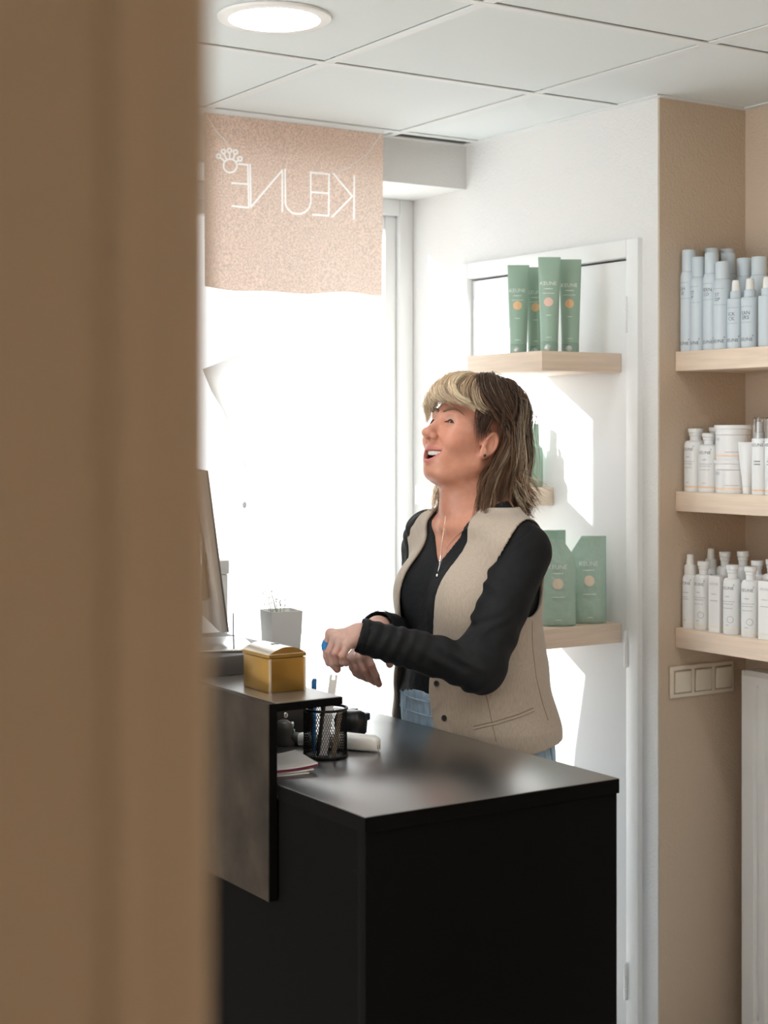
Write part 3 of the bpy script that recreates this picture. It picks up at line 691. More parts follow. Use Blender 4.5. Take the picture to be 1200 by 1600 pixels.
for k in range(n):
    prof += [(0.0, y_-0.010), (0.010, y_-0.015), (0.010, y_-0.023), (0.0, y_-0.028), (0.0, y_-0.038)]; y_ -= 0.038
prof += [(0.0, Y0r)]
zs = [(0.045, 0.006), (0.055, 0.0), (0.08, 0.0), (0.10, 1.0), (0.905, 1.0), (0.925, 0.0), (0.945, 0.0), (0.958, 0.008)]
v = []; f = []
for z, g in zs:
    for (dx, yy) in prof: v.append(((dx if g == 1.0 else 0)+(g if g < 0.5 else 0), yy, z))
m_ = len(prof)
for i in range(len(zs)-1):
    for k in range(m_-1): a = i*m_+k; f.append((a, a+1, a+m_+1, a+m_))
from_data('front_panel', v, f, 'radiator_white', rd, smooth=30)
box('side_cover', (0.0, Y1r, 0.045), (0.075, Y1r+0.006, 0.958), 'radiator_white', rd, 0.003)
box('top_grille', (0.008, Y0r, 0.945), (0.075, Y1r, 0.957), 'radiator_white', rd, 0.002)
box('rear_panel', (0.068, Y0r, 0.05), (0.075, Y1r, 0.94), 'radiator_white', rd)
for yy in (-0.2, -1.0): box('wall_bracket', (0.075, yy-0.015, 0.2), (0.0955, yy+0.015, 0.85), 'radiator_white', rd)
tube('valve_pipe', [(0.04, Y1r-0.02, 0.06), (0.04, Y1r-0.02, 0.0)], 0.008, 'metal_white', rd, 10)
tag(rd, 'white panel radiator with vertical ribs in the niche', 'radiator')
# ================================================================ DESK
DX0, DX1, DYa, DYb, DT = 1.449, 2.0156, 2.295, 3.72, 0.91
dk = empty('reception_desk', ((DX0+DX1)/2, (DYa+DYb)/2, 0)); ox, oy = dk.location.x, dk.location.y
def dbox(name, lo, hi, m, bev=0.0012):
    return box(name, (lo[0]-ox, lo[1]-oy, lo[2]), (hi[0]-ox, hi[1]-oy, hi[2]), m, dk, bev, 2)
dbox('worktop', (DX0, DYa, DT-0.028), (DX1, DYb, DT), 'black_top', 0.0015)
dbox('edge_band', (DX0-0.0006, DYa-0.0006, DT-0.0282), (DX1+0.0006, DYa-0.00005, DT-0.0012), 'black_laminate', 0)
dbox('edge_band', (DX0-0.0006, DYa, DT-0.0282), (DX0-0.00005, 2.599, DT-0.0012), 'black_laminate', 0)
dbox('end_panel', (DX0+0.002, DYa+0.002, 0.0), (DX1-0.003, DYa+0.027, DT-0.0285), 'black_laminate')
dbox('end_panel', (DX0+0.002, DYb-0.027, 0.0), (DX1-0.003, DYb-0.002, DT-0.0285), 'black_laminate')
dbox('front_panel', (DX0+0.004, DYa+0.0275, 0.0), (DX0+0.022, DYb-0.0275, DT-0.0285), 'black_laminate')
dbox('modesty_shelf', (DX0+0.03, DYa+0.03, 0.42), (DX1-0.10, DYb-0.03, 0.44), 'black_laminate')
tag(dk, 'black reception desk with a satin black worktop in front of the woman', 'desk')
# raised counter hung on the outer side
rc = empty('raised_counter', (1.45, 3.1, 0.69)); 
def rbox(name, lo, hi, m, bev=0.001):
    return box(name, (lo[0]-1.45, lo[1]-3.1, lo[2]-0.69), (hi[0]-1.45, hi[1]-3.1, hi[2]-0.69), m, rc, bev, 1)
RT = 1.06
pn = rbox('front_panel', (1.431, 2.602, 0.693), (1.4485, 3.74, RT-0.0005), 'concrete')
rbox('black_edge', (1.4325, 2.6005, 0.6935), (1.4485, 2.602, RT-0.002), 'black_laminate', 0)
tp = rbox('counter_shelf', (1.4485, 2.602, RT-0.0145), (1.591, 3.74, RT), 'counter_top')
rbox('black_edge', (1.4325, 2.6003, RT-0.0147), (1.591, 2.602, RT-0.001), 'black_laminate', 0)
rbox('shelf_underside', (1.4487, 2.603, RT-0.0165), (1.590, 3.74, RT-0.0147), 'black_laminate', 0)
tag(rc, 'raised counter with grey concrete-look front panel and narrow shelf on the desk', 'counter')

# gold treasure chest money box
gb = empty('money_box', (1.489, 2.704, RT)); gw, gl, gh = 0.080, 0.107, 0.066
box('chest_body', (0, 0, 0), (gw, gl, gh), 'gold', gb, 0.0025)
nA = 14; sec = [(0, gh+0.0012), (0, gh+0.009)]
for k in range(1, nA): 
    t = k/nA; sec.append((gw*t, gh+0.009+0.0125*math.sin(math.pi*t)**0.9))
sec += [(gw, gh+0.009), (gw, gh+0.0012)]
v, f = loft([[(x, -0.0008, z) for x, z in sec], [(x, gl+0.0008, z) for x, z in sec]]); lid = from_data('lid', v, f, 'gold_lid', gb, smooth=30)
sec2 = [(-0.001, gh+0.0012), (-0.001, gh+0.0075), (gw+0.001, gh+0.0075), (gw+0.001, gh+0.0012)]
v, f = loft([[(x, -0.0016, z) for x, z in sec2], [(x, gl+0.0016, z) for x, z in sec2]]); from_data('lid_band', v, f, 'gold', lid)
v, f = loft([[(x*0.985+0.0006, -0.0012, z) for x, z in sec[1:-1]], [(x*0.985+0.0006, -0.0007, z) for x, z in sec[1:-1]]]); from_data('end_plate', v, f, 'gold', lid)
box('coin_slot', (gw*0.42, gl*0.45, gh+0.0214), (gw*0.62, gl*0.52, gh+0.0222), 'black_plastic', lid)
box('corner_strip', (-0.0008, -0.0012, 0), (0.004, -0.0002, gh), 'gold_lid', gb); box('corner_strip', (gw-0.004, -0.0012, 0), (gw+0.0008, -0.0002, gh), 'gold_lid', gb)
tag(gb, 'gold treasure chest money box with curved lid on the raised counter', 'money box')

# monitor riser, monitor
ri = empty('monitor_riser', (1.565, 3.12, RT))
box('riser_body', (-0.13, -0.17, 0), (0.135, 0.20, 0.041), 'dark_grey_plastic', ri, 0.003)
tag(ri, 'low dark riser under the monitor on the raised counter', 'monitor riser')
mo = empty('monitor', (1.565, 3.10, RT+0.041), math.radians(-19.9))
box('stand_foot', (-0.085, -0.105, 0), (0.085, 0.115, 0.007), 'silver', mo, 0.003)
box('stand_neck', (-0.028, 0.085, 0.005), (-0.010, 0.165, 0.24), 'silver', mo, 0.004)
# screen: local +y runs away along its width, back faces local -x, tilted
mp_ = fromY(358, 988, 3.077); corner = Vector(mp_)
W_, H_, tilt = 0.50, 0.352, math.radians(7.4)
R = Matrix.Rotation(math.radians(-19.9), 4, 'Z') @ Matrix.Rotation(-tilt, 4, 'Y')
inv = (Matrix.Translation(mo.location) @ Matrix.Rotation(math.radians(-19.9), 4, 'Z')).inverted()
def scr(name, lo, hi, m, bev, par=mo, dat=None):
    bm = bmesh.new(); bx(bm, lo, hi, bev); T = inv @ Matrix.Translation(corner) @ R
    bmesh.ops.transform(bm, matrix=T, verts=bm.verts); return from_bm(name, bm, m, par, smooth=30)
hs = scr('screen_back', (-0.018, 0.0, 0), (-0.003, W_, H_), 'monitor_back', 0.003)
scr('bezel', (-0.003, 0.0, 0), (0.0, W_, H_), 'dark_grey_plastic', 0.001)
scr('display', (-0.0001, 0.008, 0.015), (0.0006, W_-0.008, H_-0.008), 'black_plastic', 0.0)
scr('rear_housing', (-0.040, 0.12, 0.06), (-0.0182, W_-0.12, H_-0.06), 'monitor_back', 0.010)
v, f = [], []
for (cz_, r_) in ((0.155, 0.016), (0.190, 0.006), (0.118, 0.006)):
    n = 20; pts = [Vector((-0.0186, 0.095+r_*math.cos(2*math.pi*k/n), cz_+r_*math.sin(2*math.pi*k/n))) for k in range(n)]
    T = inv @ Matrix.Translation(corner) @ R; o_ = len(v); v += [T @ p for p in pts]; f.append(tuple(o_+k for k in range(n)))
from_data('round_emblem', v, f, 'silver', hs)
tag(mo, 'grey flat monitor seen from behind beside the foreground wall', 'monitor')
cb_ = empty('cable', fromY(364.5, 958, 3.10)); tube('cable_wire', [(0, 0, 0), (0.0006, 0.001, -0.04), (0.002, 0.0, -0.087)], 0.0013, 'black_plastic', cb_, 6)
cb_.location = fromY(364.5, 958, 3.00); 
tag(cb_, 'thin black cable standing upright beside the monitor edge', 'cable')

# cash drawer with lock
cdw = empty('cash_drawer', (1.68, 3.13, DT))
box('drawer_case', (-0.085, -0.15, 0), (0.070, 0.20, 0.086), 'black_plastic', cdw, 0.003)
lk = lathe('lock', [(0.0062, 0), (0.0062, 0.002), (0.0048, 0.003)], 'silver', cdw, loc=(0.0, -0.15, 0.050), rot=(math.pi/2, 0, 0), n=20)
box('key_slot', (-0.0006, -0.0030, 0.0028), (0.0006, 0.0030, 0.0034), 'black_plastic', lk)
tag(cdw, 'black cash drawer with round silver lock under the raised counter', 'cash drawer')

# mesh pen cup
pcx, pcy, prr, pch = 1.655, 2.772, 0.0435, 0.098
pc = empty('pen_cup', (pcx, pcy, DT))
n_a, n_h = 56, 22; pieces = []
def cyl(a, z): return (prr*math.cos(a), prr*math.sin(a), z)
bars = []
for k in range(n_a):                       # woven diagonal wires
    for sgn in (1, -1):
        a0_ = 2*math.pi*k/n_a; pts = [cyl(a0_+sgn*t*0.9, 0.006+t*(pch-0.012)) for t in [q/8 for q in range(9)]]
        bars.append(tube_data(pts, 0.00062, 3))
v, f = join_data(bars); from_data('wire_mesh', v, f, 'mesh_metal', pc)
def hoop(z, r, tr): 
    return tube_data([(r*math.cos(2*math.pi*k/40), r*math.sin(2*math.pi*k/40), z) for k in range(40)], tr, 6, True)
for z, tr in ((pch-0.001, 0.0030), (0.004, 0.0030)):
    v, f = hoop(z, prr, tr); from_data('rim', v, f, 'mesh_metal', pc, smooth=60)
lathe('cup_base', [(prr*0.97, 0.002), (prr*0.97, 0.004)], 'mesh_metal', pc)
for a in (0.4, 0.4+math.pi/2, 0.4+math.pi, 0.4+1.5*math.pi):
    lathe('foot', [(0.004, 0), (0.004, 0.002)], 'mesh_metal', pc, loc=(prr*0.8*math.cos(a), prr*0.8*math.sin(a), 0), n=8)
tag(pc, 'black wire mesh pen cup on the desk beside the raised counter', 'pen cup')
def in_cup(dx0, dy0, dx1, dy1, L_): 
    a = Vector((pcx+dx0, pcy+dy0, DT+0.0055)); h = math.sqrt(max(1e-6, L_**2-(dx1-dx0)**2-(dy1-dy0)**2)); return a, a+Vector((dx1-dx0, dy1-dy0, h))
def pen(dx0, dy0, dx1, dy1, L_, m, label, rad=0.0042):
    a, b = in_cup(dx0, dy0, dx1, dy1, L_); d = (b-a); o = empty('pen', a); q = d.to_track_quat('Z', 'Y'); o.rotation_mode = 'QUATERNION'; o.rotation_quaternion = q; L_ = d.length
    lathe('barrel', [(0.0012, 0), (rad*0.9, 0.012), (rad, 0.016), (rad, L_-0.012), (rad*0.85, L_-0.010)], m, o, n=12)
    lathe('pen_cap', [(rad*1.05, L_-0.030), (rad*1.1, L_-0.002), (rad*0.7, L_)], m, o, n=12)
    box('clip', (rad, -0.0012, L_-0.034), (rad+0.0018, 0.0012, L_-0.004), m, o)
    return tag(o, label, 'pen', 'pens in the mesh cup')
pen(-0.02, 0.012, -0.004, 0.036, 0.150, 'blue_pen', 'blue pen at the back of the mesh cup, tip above the counter')
pen(0.018, 0.026, 0.033, 0.024, 0.138, 'blue_pen', 'blue pen leaning right beside the ruler in the mesh cup')
pen(-0.025, -0.012, -0.018, -0.026, 0.115, 'black_plastic', 'black pen leaning left in the mesh cup')
pen(-0.008, 0.028, -0.028, 0.016, 0.118, 'black_plastic', 'black pen at the far side of the mesh cup')
a, b = in_cup(-0.012, -0.012, 0.029, 0.0145, 0.162); d = b-a; rl = empty('ruler', a); rl.rotation_mode = 'QUATERNION'; rl.rotation_quaternion = d.to_track_quat('Z', 'Y')
bm = bmesh.new(); hl = d.length
prof = [(-0.0085, 0.0), (0.0085, 0.0), (0.0085, hl), (0.0035, hl), (0.0035, hl-0.010), (-0.0035, hl-0.010), (-0.0035, hl), (-0.0085, hl)]
# pale flat steel stick with a notched top
v = [(x, -0.0008, z) for x, z in prof]+[(x, 0.0008, z) for x, z in prof]; np_ = len(prof)
f = [tuple(range(np_)), tuple(range(2*np_-1, np_-1, -1))]+[(k, k+np_, (k+1) % np_+np_, (k+1) % np_) for k in range(np_)]
from_data('ruler_blade', v, f, 'paper', rl)
tag(rl, 'pale flat stick with a notched top leaning in the mesh cup', 'ruler')
a, b = in_cup(0.002, -0.028, 0.024, -0.020, 0.092); d = b-a; nf = empty('nail_file', a); nf.rotation_mode = 'QUATERNION'; nf.rotation_quaternion = d.to_track_quat('Z', 'X')
mat('tan_metal', (0.42, 0.34, 0.24), 0.45, metal=0.4)
box('file_blade', (-0.007, -0.0012, 0), (0.007, 0.0012, d.length), 'tan_metal', nf, 0.0008, 1)
tag(nf, 'tan flat file standing inside the mesh cup', 'file')

# white hand-held trimmer lying behind the cup
e0, e1 = Vector((1.770, 2.752, DT)), Vector((1.668, 2.895, DT)); d = (e1-e0); tr = empty('trimmer', e0, math.atan2(d.y, d.x)); L_ = d.length
rings = []
for t, w_, h_ in ((0, 0.0115, 0.019), (0.01, 0.0155, 0.026), (0.06, 0.018, 0.031), (0.4, 0.0185, 0.033), (0.7, 0.0165, 0.030), (1.0, 0.014, 0.026)):
    ring = []
    for k in range(20):
        a = 2*math.pi*k/20; ca, sa = math.cos(a), math.sin(a)
        ring.append((t*L_, w_*math.copysign(abs(ca)**0.6, ca), h_/2+0.001+h_/2*math.copysign(abs(sa)**0.6, sa)))
    rings.append(ring)
v, f = loft(rings); from_data('trimmer_body', v, f, 'white_plastic', tr, smooth=60)
for yy in (-0.0055, 0.0035): box('end_socket', (-0.0008, yy, 0.006), (0.001, yy+0.003, 0.014), 'tan_metal', tr)
v, f = loft([[(L_+x, r_*math.cos(2*math.pi*k/16), 0.014+r_*math.sin(2*math.pi*k/16)) for k in range(16)] for x, r_ in ((0, 0.012), (0.006, 0.0135), (0.03, 0.013), (0.036, 0.010))]); from_data('trimmer_head', v, f, 'dark_grey_plastic', tr, smooth=50)
tag(tr, 'white hand-held trimmer lying on the desk behind the pen cup', 'trimmer')
# black card terminal group
ct = empty('card_terminal', (*fromZ(548, 1146, DT)[:2], DT), math.radians(20))
rings = []
for z, a_, b_ in ((0, 0.022, 0.030), (0.004, 0.024, 0.034), (0.030, 0.026, 0.036), (0.046, 0.021, 0.030), (0.050, 0.015, 0.022)):
    rings.append([(a_*math.copysign(abs(math.cos(t))**0.6, math.cos(t)), b_*math.copysign(abs(math.sin(t))**0.6, math.sin(t)), z) for t in [2*math.pi*k/24 for k in range(24)]])
v, f = loft(rings); from_data('terminal_body', v, f, 'black_plastic', ct, smooth=50)
box('terminal_arm', (0.018, -0.010, 0.022), (0.058, 0.012, 0.038), 'black_plastic', ct, 0.003)
box('terminal_flap', (0.010, 0.006, 0.044), (0.034, 0.020, 0.049), 'black_plastic', ct, 0.001)
tag(ct, 'black rounded card terminal with a short arm behind the pen cup', 'card terminal')
bt = empty('marker', (*fromZ(533, 1156, DT)[:2], DT), math.radians(8))
v, f = loft([[(x, r_*math.cos(2*math.pi*k/14), 0.0085+r_*math.sin(2*math.pi*k/14)) for k in range(14)] for x, r_ in ((-0.05, 0.007), (-0.046, 0.008), (0.022, 0.008), (0.024, 0.007))]); from_data('marker_barrel', v, f, 'black_plastic', bt, smooth=50)
v, f = loft([[(x, r_*math.cos(2*math.pi*k/14), 0.0085+r_*math.sin(2*math.pi*k/14)) for k in range(14)] for x, r_ in ((-0.085, 0.0075), (-0.0505, 0.0085))]); from_data('marker_cap', v, f, 'dark_grey_plastic', bt, smooth=50)
tag(bt, 'short black marker lying between the trimmer and the card terminal', 'marker')
# hand scanner with teal display
px_ = fromZ(443, 1164, DT); sc_ = empty('hand_scanner', (px_[0], px_[1], DT), math.radians(35))
rings = []
for z, a_, b_ in ((0, 0.020, 0.026), (0.008, 0.022, 0.028), (0.020, 0.016, 0.020), (0.034, 0.018, 0.022), (0.046, 0.015, 0.018), (0.052, 0.007, 0.009)):
    rings.append([(a_*math.cos(t), b_*math.sin(t), z) for t in [2*math.pi*k/22 for k in range(22)]])
v, f = loft(rings); from_data('scanner_body', v, f, 'dark_grey_plastic', sc_, smooth=70)
v, f = tube_data([(0.010, -0.016, 0.046), (0.017, -0.012, 0.040), (0.0195, -0.009, 0.030)], [0.003, 0.004, 0.003], 8); from_data('chrome_trim', v, f, 'silver', sc_, smooth=60)
box('scanner_display', (-0.006, -0.0015, -0.004), (0.006, 0.0015, 0.004), 'teal_display', sc_, 0.0008, 1, loc=(0.006, -0.021, 0.029), rot=(0, 0, 0.3))
tag(sc_, 'small dark scanner with teal display half hidden by the counter panel', 'scanner')
# leaflets
for k in range(4):
    cx_, cy_ = 1.508, 2.716; rz = math.radians([-14, -9, -4, -11][k]); le = empty('leaflet', (cx_+0.004*k, cy_-0.002*k, DT+0.0042*k), rz); rows = []
    nx_ = 10
    v = []; f = []
    for i in range(nx_+1):
        t = i/nx_; x = -0.050+0.10*t; lift = 0.0035*(t**3)*(k*0.5+0.4)
        for (yy, zz) in ((-0.066, 0.0004), (0.066, 0.0004), (0.066, 0.0030), (-0.066, 0.0030)): v.append((x, yy, zz+lift))
    for i in range(nx_):
        for q in range(4): a = i*4+q; b_ = i*4+(q+1) % 4; f.append((a, b_, b_+4, a+4))
    f.append((0, 1, 2, 3)); f.append((nx_*4+3, nx_*4+2, nx_*4+1, nx_*4))
    from_data('leaflet_pages', v, f, 'magenta' if k == 2 else 'paper', le)
    tag(le, ['bottom white leaflet of the small stack on the desk', 'white leaflet second from the bottom of the small stack', 'dark red leaflet just under the top one of the stack', 'top white leaflet of the small stack beside the counter panel'][k], 'leaflet', 'leaflets stacked on the desk')

# white planter with sprigs, white box at the far end of the desk
pl = empty('planter', (1.905, 3.40, DT), math.radians(-8))
rings = [[(s_*a, s_*b, z) for a, b in ((-1, -1), (1, -1), (1, 1), (-1, 1))] for s_, z in ((0.030, 0), (0.040, 0.222), (0.0375, 0.222), (0.037, 0.205))]
v, f = loft(rings); from_data('pot', v, f, 'white_plastic', pl)
for k in range(9):
    a = random.uniform(0, 6.28); r_ = random.uniform(0.004, 0.025); h_ = random.uniform(0.05, 0.10)
    p0 = Vector((r_*math.cos(a), r_*math.sin(a), 0.20)); p1 = p0+Vector((0.02*math.cos(a), 0.02*math.sin(a), h_*0.6)); p2 = p0+Vector((0.05*math.cos(a)-0.01, 0.05*math.sin(a), h_))
    parts = [tube_data([p0, p1, p2], [0.0011, 0.0009, 0.0005], 5)]
    for q in range(5):
        t = 0.3+0.14*q; c_ = p0.lerp(p1, t*1.4) if t < 0.7 else p1.lerp(p2, (t-0.6)*1.6); w_ = Vector((random.uniform(-1, 1), random.uniform(-1, 1), random.uniform(-.2, .8))).normalized()*0.010; u_ = w_.cross(Vector((0.3, 0.2, 1))).normalized()*0.0022
        parts.append(([c_, c_+w_*0.5+u_, c_+w_, c_+w_*0.5-u_], [(0, 1, 2, 3)]))
    v, f = join_data(parts); from_data('sprig', v, f, 'leaf', pl)
tag(pl, 'square white planter with fine sprigs at the bright far end of the desk', 'planter')
wb = empty('storage_box', (1.775, 3.62, DT), math.radians(-6))
box('box_body', (-0.075, -0.05, 0), (0.075, 0.05, 0.30), 'white_plastic', wb, 0.003); box('box_lid', (-0.078, -0.053, 0.3005), (0.078, 0.053, 0.335), 'white_plastic', wb, 0.003)
tag(wb, 'tall white storage box on the desk behind the gold money box', 'box')
# ================================================================ THE WOMAN
XP, YP = 2.17, 2.98
person_loc = Vector((XP, YP, 0))
def bp(px, py, l):                      # point of the body: left offset l chosen, the rest follows from where it is seen; returns (forward, left, up)
    X, Y, Z = fromY(px, py, YP-l); return np.array((XP-X, l, Z), dtype=np.float32)
def surface_nets(fn, lo, hi, h):
    ax = [np.arange(lo[i], hi[i]+h, h, dtype=np.float32) for i in range(3)]
    D = fn(ax[0][:, None, None], ax[1][None, :, None], ax[2][None, None, :]).astype(np.float32)
    D = np.broadcast_to(D, tuple(len(a) for a in ax)).copy()
    D[0], D[-1] = 1, 1; D[:, 0], D[:, -1] = 1, 1; D[:, :, 0], D[:, :, -1] = 1, 1
    s = D < 0; n = np.array(D.shape)-1
    cnt = np.zeros(n, np.uint8)
    offs = [(i, j, k) for i in (0, 1) for j in (0, 1) for k in (0, 1)]
    def sub(A, o): return A[o[0]:o[0]+n[0], o[1]:o[1]+n[1], o[2]:o[2]+n[2]]
    for o in offs: cnt += sub(s, o)
    act = (cnt > 0) & (cnt < 8); idx = np.argwhere(act); m = len(idx)
    vals = {o: D[idx[:, 0]+o[0], idx[:, 1]+o[1], idx[:, 2]+o[2]] for o in offs}
    acc = np.zeros((m, 3), np.float32); c = np.zeros(m, np.float32)
    for a in range(3):
        for o in offs:
            if o[a]: continue
            o2 = list(o); o2[a] = 1; v0, v1 = vals[o], vals[tuple(o2)]
            cr = (v0 < 0) != (v1 < 0); t = np.where(cr, v0/np.where(cr, v0-v1, 1), 0)
            p = np.zeros((m, 3), np.float32); p += np.array(o, np.float32); p[:, a] = t
            acc += p*cr[:, None]; c += cr
    V = (idx+acc/c[:, None])*h+np.array(lo, np.float32)
    num = np.full(n, -1, np.int64); num[act] = np.arange(m)
    F = []
    for a in range(3):
        b, d = (a+1) % 3, (a+2) % 3
        sl0 = [slice(None)]*3; sl1 = [slice(None)]*3; sl0[a] = slice(0, -1); sl1[a] = slice(1, None)
        A0_, A1_ = s[tuple(sl0)], s[tuple(sl1)]; cr = np.argwhere(A0_ != A1_)
        if not len(cr): continue
        flip = A0_[cr[:, 0], cr[:, 1], cr[:, 2]]
        q = []
        for db, dd in ((1, 1), (0, 1), (0, 0), (1, 0)):
            e = cr.copy(); e[:, b] -= db; e[:, d] -= dd; q.append(num[e[:, 0], e[:, 1], e[:, 2]])
        q = np.stack(q, 1); q[~flip] = q[~flip][:, ::-1]; F.append(q)
    F = np.concatenate(F); return V, F
def smooth_mesh(V, F, it=2, lam=0.5):
    E = np.concatenate([F[:, [i, (i+1) % 4]] for i in range(4)]); V = V.astype(np.float64)
    deg = np.bincount(np.concatenate([E[:, 0], E[:, 1]]), minlength=len(V))
    for q in range(it*2):
        l_ = lam if q % 2 == 0 else -lam*1.04
        acc = np.stack([np.bincount(E[:, 0], V[E[:, 1], i], len(V))+np.bincount(E[:, 1], V[E[:, 0], i], len(V)) for i in range(3)], 1)
        V = V+l_*(acc/deg[:, None]-V)
    return V
def np_mesh(name, V, F, m, parent=None, colors=None):
    me = bpy.data.meshes.new(name); nv, nf, k = len(V), len(F), F.shape[1]
    me.vertices.add(nv); me.vertices.foreach_set('co', np.asarray(V, np.float32).ravel())
    me.loops.add(nf*k); me.loops.foreach_set('vertex_index', np.asarray(F, np.int32).ravel())
    me.polygons.add(nf); me.polygons.foreach_set('loop_start', np.arange(0, nf*k, k, dtype=np.int32)); me.polygons.foreach_set('loop_total', np.full(nf, k, np.int32))
    me.polygons.foreach_set('use_smooth', np.ones(nf, bool)); me.update(calc_edges=True); me.validate()
    if colors is not None:
        at = me.color_attributes.new('Col', 'FLOAT_COLOR', 'POINT'); at.data.foreach_set('color', np.concatenate([colors, np.ones((nv, 1))], 1).astype(np.float32).ravel())
    return link_mesh(name, me, m, parent)
# distance functions
def smin(a, b, k): h = np.maximum(k-np.abs(a-b), 0)/k; return np.minimum(a, b)-h*h*k*0.25
def smax(a, b, k): return -smin(-a, -b, k)
def ell(x, y, z, c, r):
    X, Y, Z = (x-c[0])/r[0], (y-c[1])/r[1], (z-c[2])/r[2]
    k0 = np.sqrt(X*X+Y*Y+Z*Z); k1 = np.sqrt((X/r[0])**2+(Y/r[1])**2+(Z/r[2])**2)+1e-9; return k0*(k0-1)/k1
def cone(x, y, z, a, b, ra, rb):
    ba = np.asarray(b, np.float32)-np.asarray(a, np.float32); L2 = float(ba@ba)+1e-12
    px_, py_, pz_ = x-a[0], y-a[1], z-a[2]
    t = np.clip((px_*ba[0]+py_*ba[1]+pz_*ba[2])/L2, 0, 1)
    return np.sqrt((px_-t*ba[0])**2+(py_-t*ba[1])**2+(pz_-t*ba[2])**2)-(ra+(rb-ra)*t)
def chain(x, y, z, pts, rs, k=0.004):
    d = None
    for i in range(len(pts)-1):
        c_ = cone(x, y, z, pts[i], pts[i+1], rs[i], rs[i+1]); d = c_ if d is None else smin(d, c_, k)
    return d
# ---- head
HC = np.array((0.004, 0.0, 1.535)); PITCH = math.radians(18); cp_, sp_ = math.cos(PITCH), math.sin(PITCH)
def to_head(f, l, z):
    df, dz = f-HC[0], z-HC[2]; return df*cp_+dz*sp_, l, -df*sp_+dz*cp_
def from_head(p):
    f, l, z = p; return np.array((HC[0]+f*cp_-z*sp_, l, HC[2]+f*sp_+z*cp_))
def mouth_top(l): return -0.0465+4*l*l
def mouth_bot(l): return -0.0670+20.7*l*l
def arch(l): return 0.1045-18.5*l*l
def head_sdf(f, l, z):
    x, y, w_ = to_head(f, l, z); ay = np.abs(y)
    d = ell(x, y, w_, (-0.001, 0, 0.052), (0.095, 0.0775, 0.094))
    d = smin(d, ell(x, y, w_, (0.034, 0, -0.010), (0.068, 0.0640, 0.088)), 0.03)          # face block
    d = smin(d, ell(x, ay, w_, (0.052, 0.036, 0.002), (0.044, 0.034, 0.040)), 0.02)        # cheekbones
    d = smin(d, ell(x, ay, w_, (0.071, 0.038, -0.017), (0.027, 0.025, 0.022)), 0.014)      # smiling cheeks
    d = smin(d, cone(x, ay, w_, (0.012, 0.055, -0.052), (0.060, 0.022, -0.083), 0.020, 0.017), 0.03)   # jaw
    d = smin(d, ell(x, y, w_, (0.075, 0, -0.083), (0.018, 0.024, 0.017)), 0.022)           # chin
    d = smin(d, ell(x, y, w_, (0.030, 0, -0.086), (0.050, 0.044, 0.022)), 0.03)            # soft under-chin
    d = smin(d, ell(x, y, w_, (0.077, 0, -0.052), (0.026, 0.040, 0.028)), 0.018)           # muzzle
    d = smin(d, ell(x, ay, w_, (0.076, 0.026, 0.047), (0.018, 0.024, 0.009)), 0.016)       # brow
    # sockets, lids
    d = smax(d, -ell(x, ay, w_, (0.106, 0.032, 0.027), (0.020, 0.017, 0.011)), 0.012)
    lid = ell(x, ay, w_, (0.0785, 0.0315, 0.0265), (0.0135, 0.0160, 0.0125))
    d = smin(d, lid, 0.006)
    slit_z = 0.0245-16*(ay-0.0315)**2+0.0008
    slit = np.maximum(np.maximum(np.abs(w_-slit_z)-(0.0021-9*(ay-0.0315)**2), np.abs(ay-0.0315)-0.0125), 0.080-x)
    d = smax(d, -slit, 0.0012)
    # nose
    d = smin(d, cone(x, y, w_, (0.094, 0, 0.034), (0.1170, 0, -0.008), 0.0080, 0.0108), 0.013)
    d = smin(d, ell(x, y, w_, (0.1215, 0, -0.0105), (0.0125, 0.0132, 0.0110)), 0.008)
    d = smin(d, ell(x, ay, w_, (0.1080, 0.0138, -0.0150), (0.0120, 0.0072, 0.0085)), 0.005)
    d = smax(d, -ell(x, ay, w_, (0.1135, 0.0065, -0.0225), (0.0065, 0.0035, 0.0045)), 0.003)
    # lips and open smile
    yy = np.clip(ay, 0, 0.0355)
    up_ = np.sqrt((w_-(mouth_top(yy)+0.0035))**2+((x-arch(yy)-0.0005)*0.8)**2+(ay-yy)**2)-(0.0048-2.2*yy*yy)
    lo_ = np.sqrt((w_-(mouth_bot(yy)-0.0042))**2+((x-arch(yy)+0.004)*0.8)**2+(ay-yy)**2)-(0.0062-3.0*yy*yy)
    d = smin(d, up_, 0.006); d = smin(d, lo_, 0.007)
    cav = np.maximum(np.maximum(np.maximum(w_-mouth_top(ay), mouth_bot(ay)-w_)*0.8, ay-0.0350), 0.069-x)
    d = smax(d, -cav, 0.002)
    # laugh lines: soft creases from nose to mouth corner, under the eye, at the eye corner
    def crease(pts, amp, sg):
        q = None
        for a_, b_ in zip(pts[:-1], pts[1:]):
            c_ = cone(x, ay, w_, a_, b_, 0, 0); q = c_ if q is None else np.minimum(q, c_)
        return amp*np.exp(-(q*q)/(2*sg*sg))
    d = d+crease([(0.103, 0.0185, -0.016), (0.095, 0.0290, -0.027), (0.084, 0.0400, -0.039)], 0.0030, 0.0026)
    d = d+crease([(0.090, 0.0200, 0.0135), (0.086, 0.0320, 0.0115), (0.076, 0.0440, 0.0150)], 0.0014, 0.0018)
    d = d+crease([(0.070, 0.0480, 0.022), (0.056, 0.0580, 0.020)], 0.0010, 0.0014)+crease([(0.070, 0.0490, 0.027), (0.056, 0.0590, 0.029)], 0.0008, 0.0014)
    d = d+crease([(0.100, 0.0, -0.0735), (0.092, 0.016, -0.0720)], 0.0020, 0.0030)
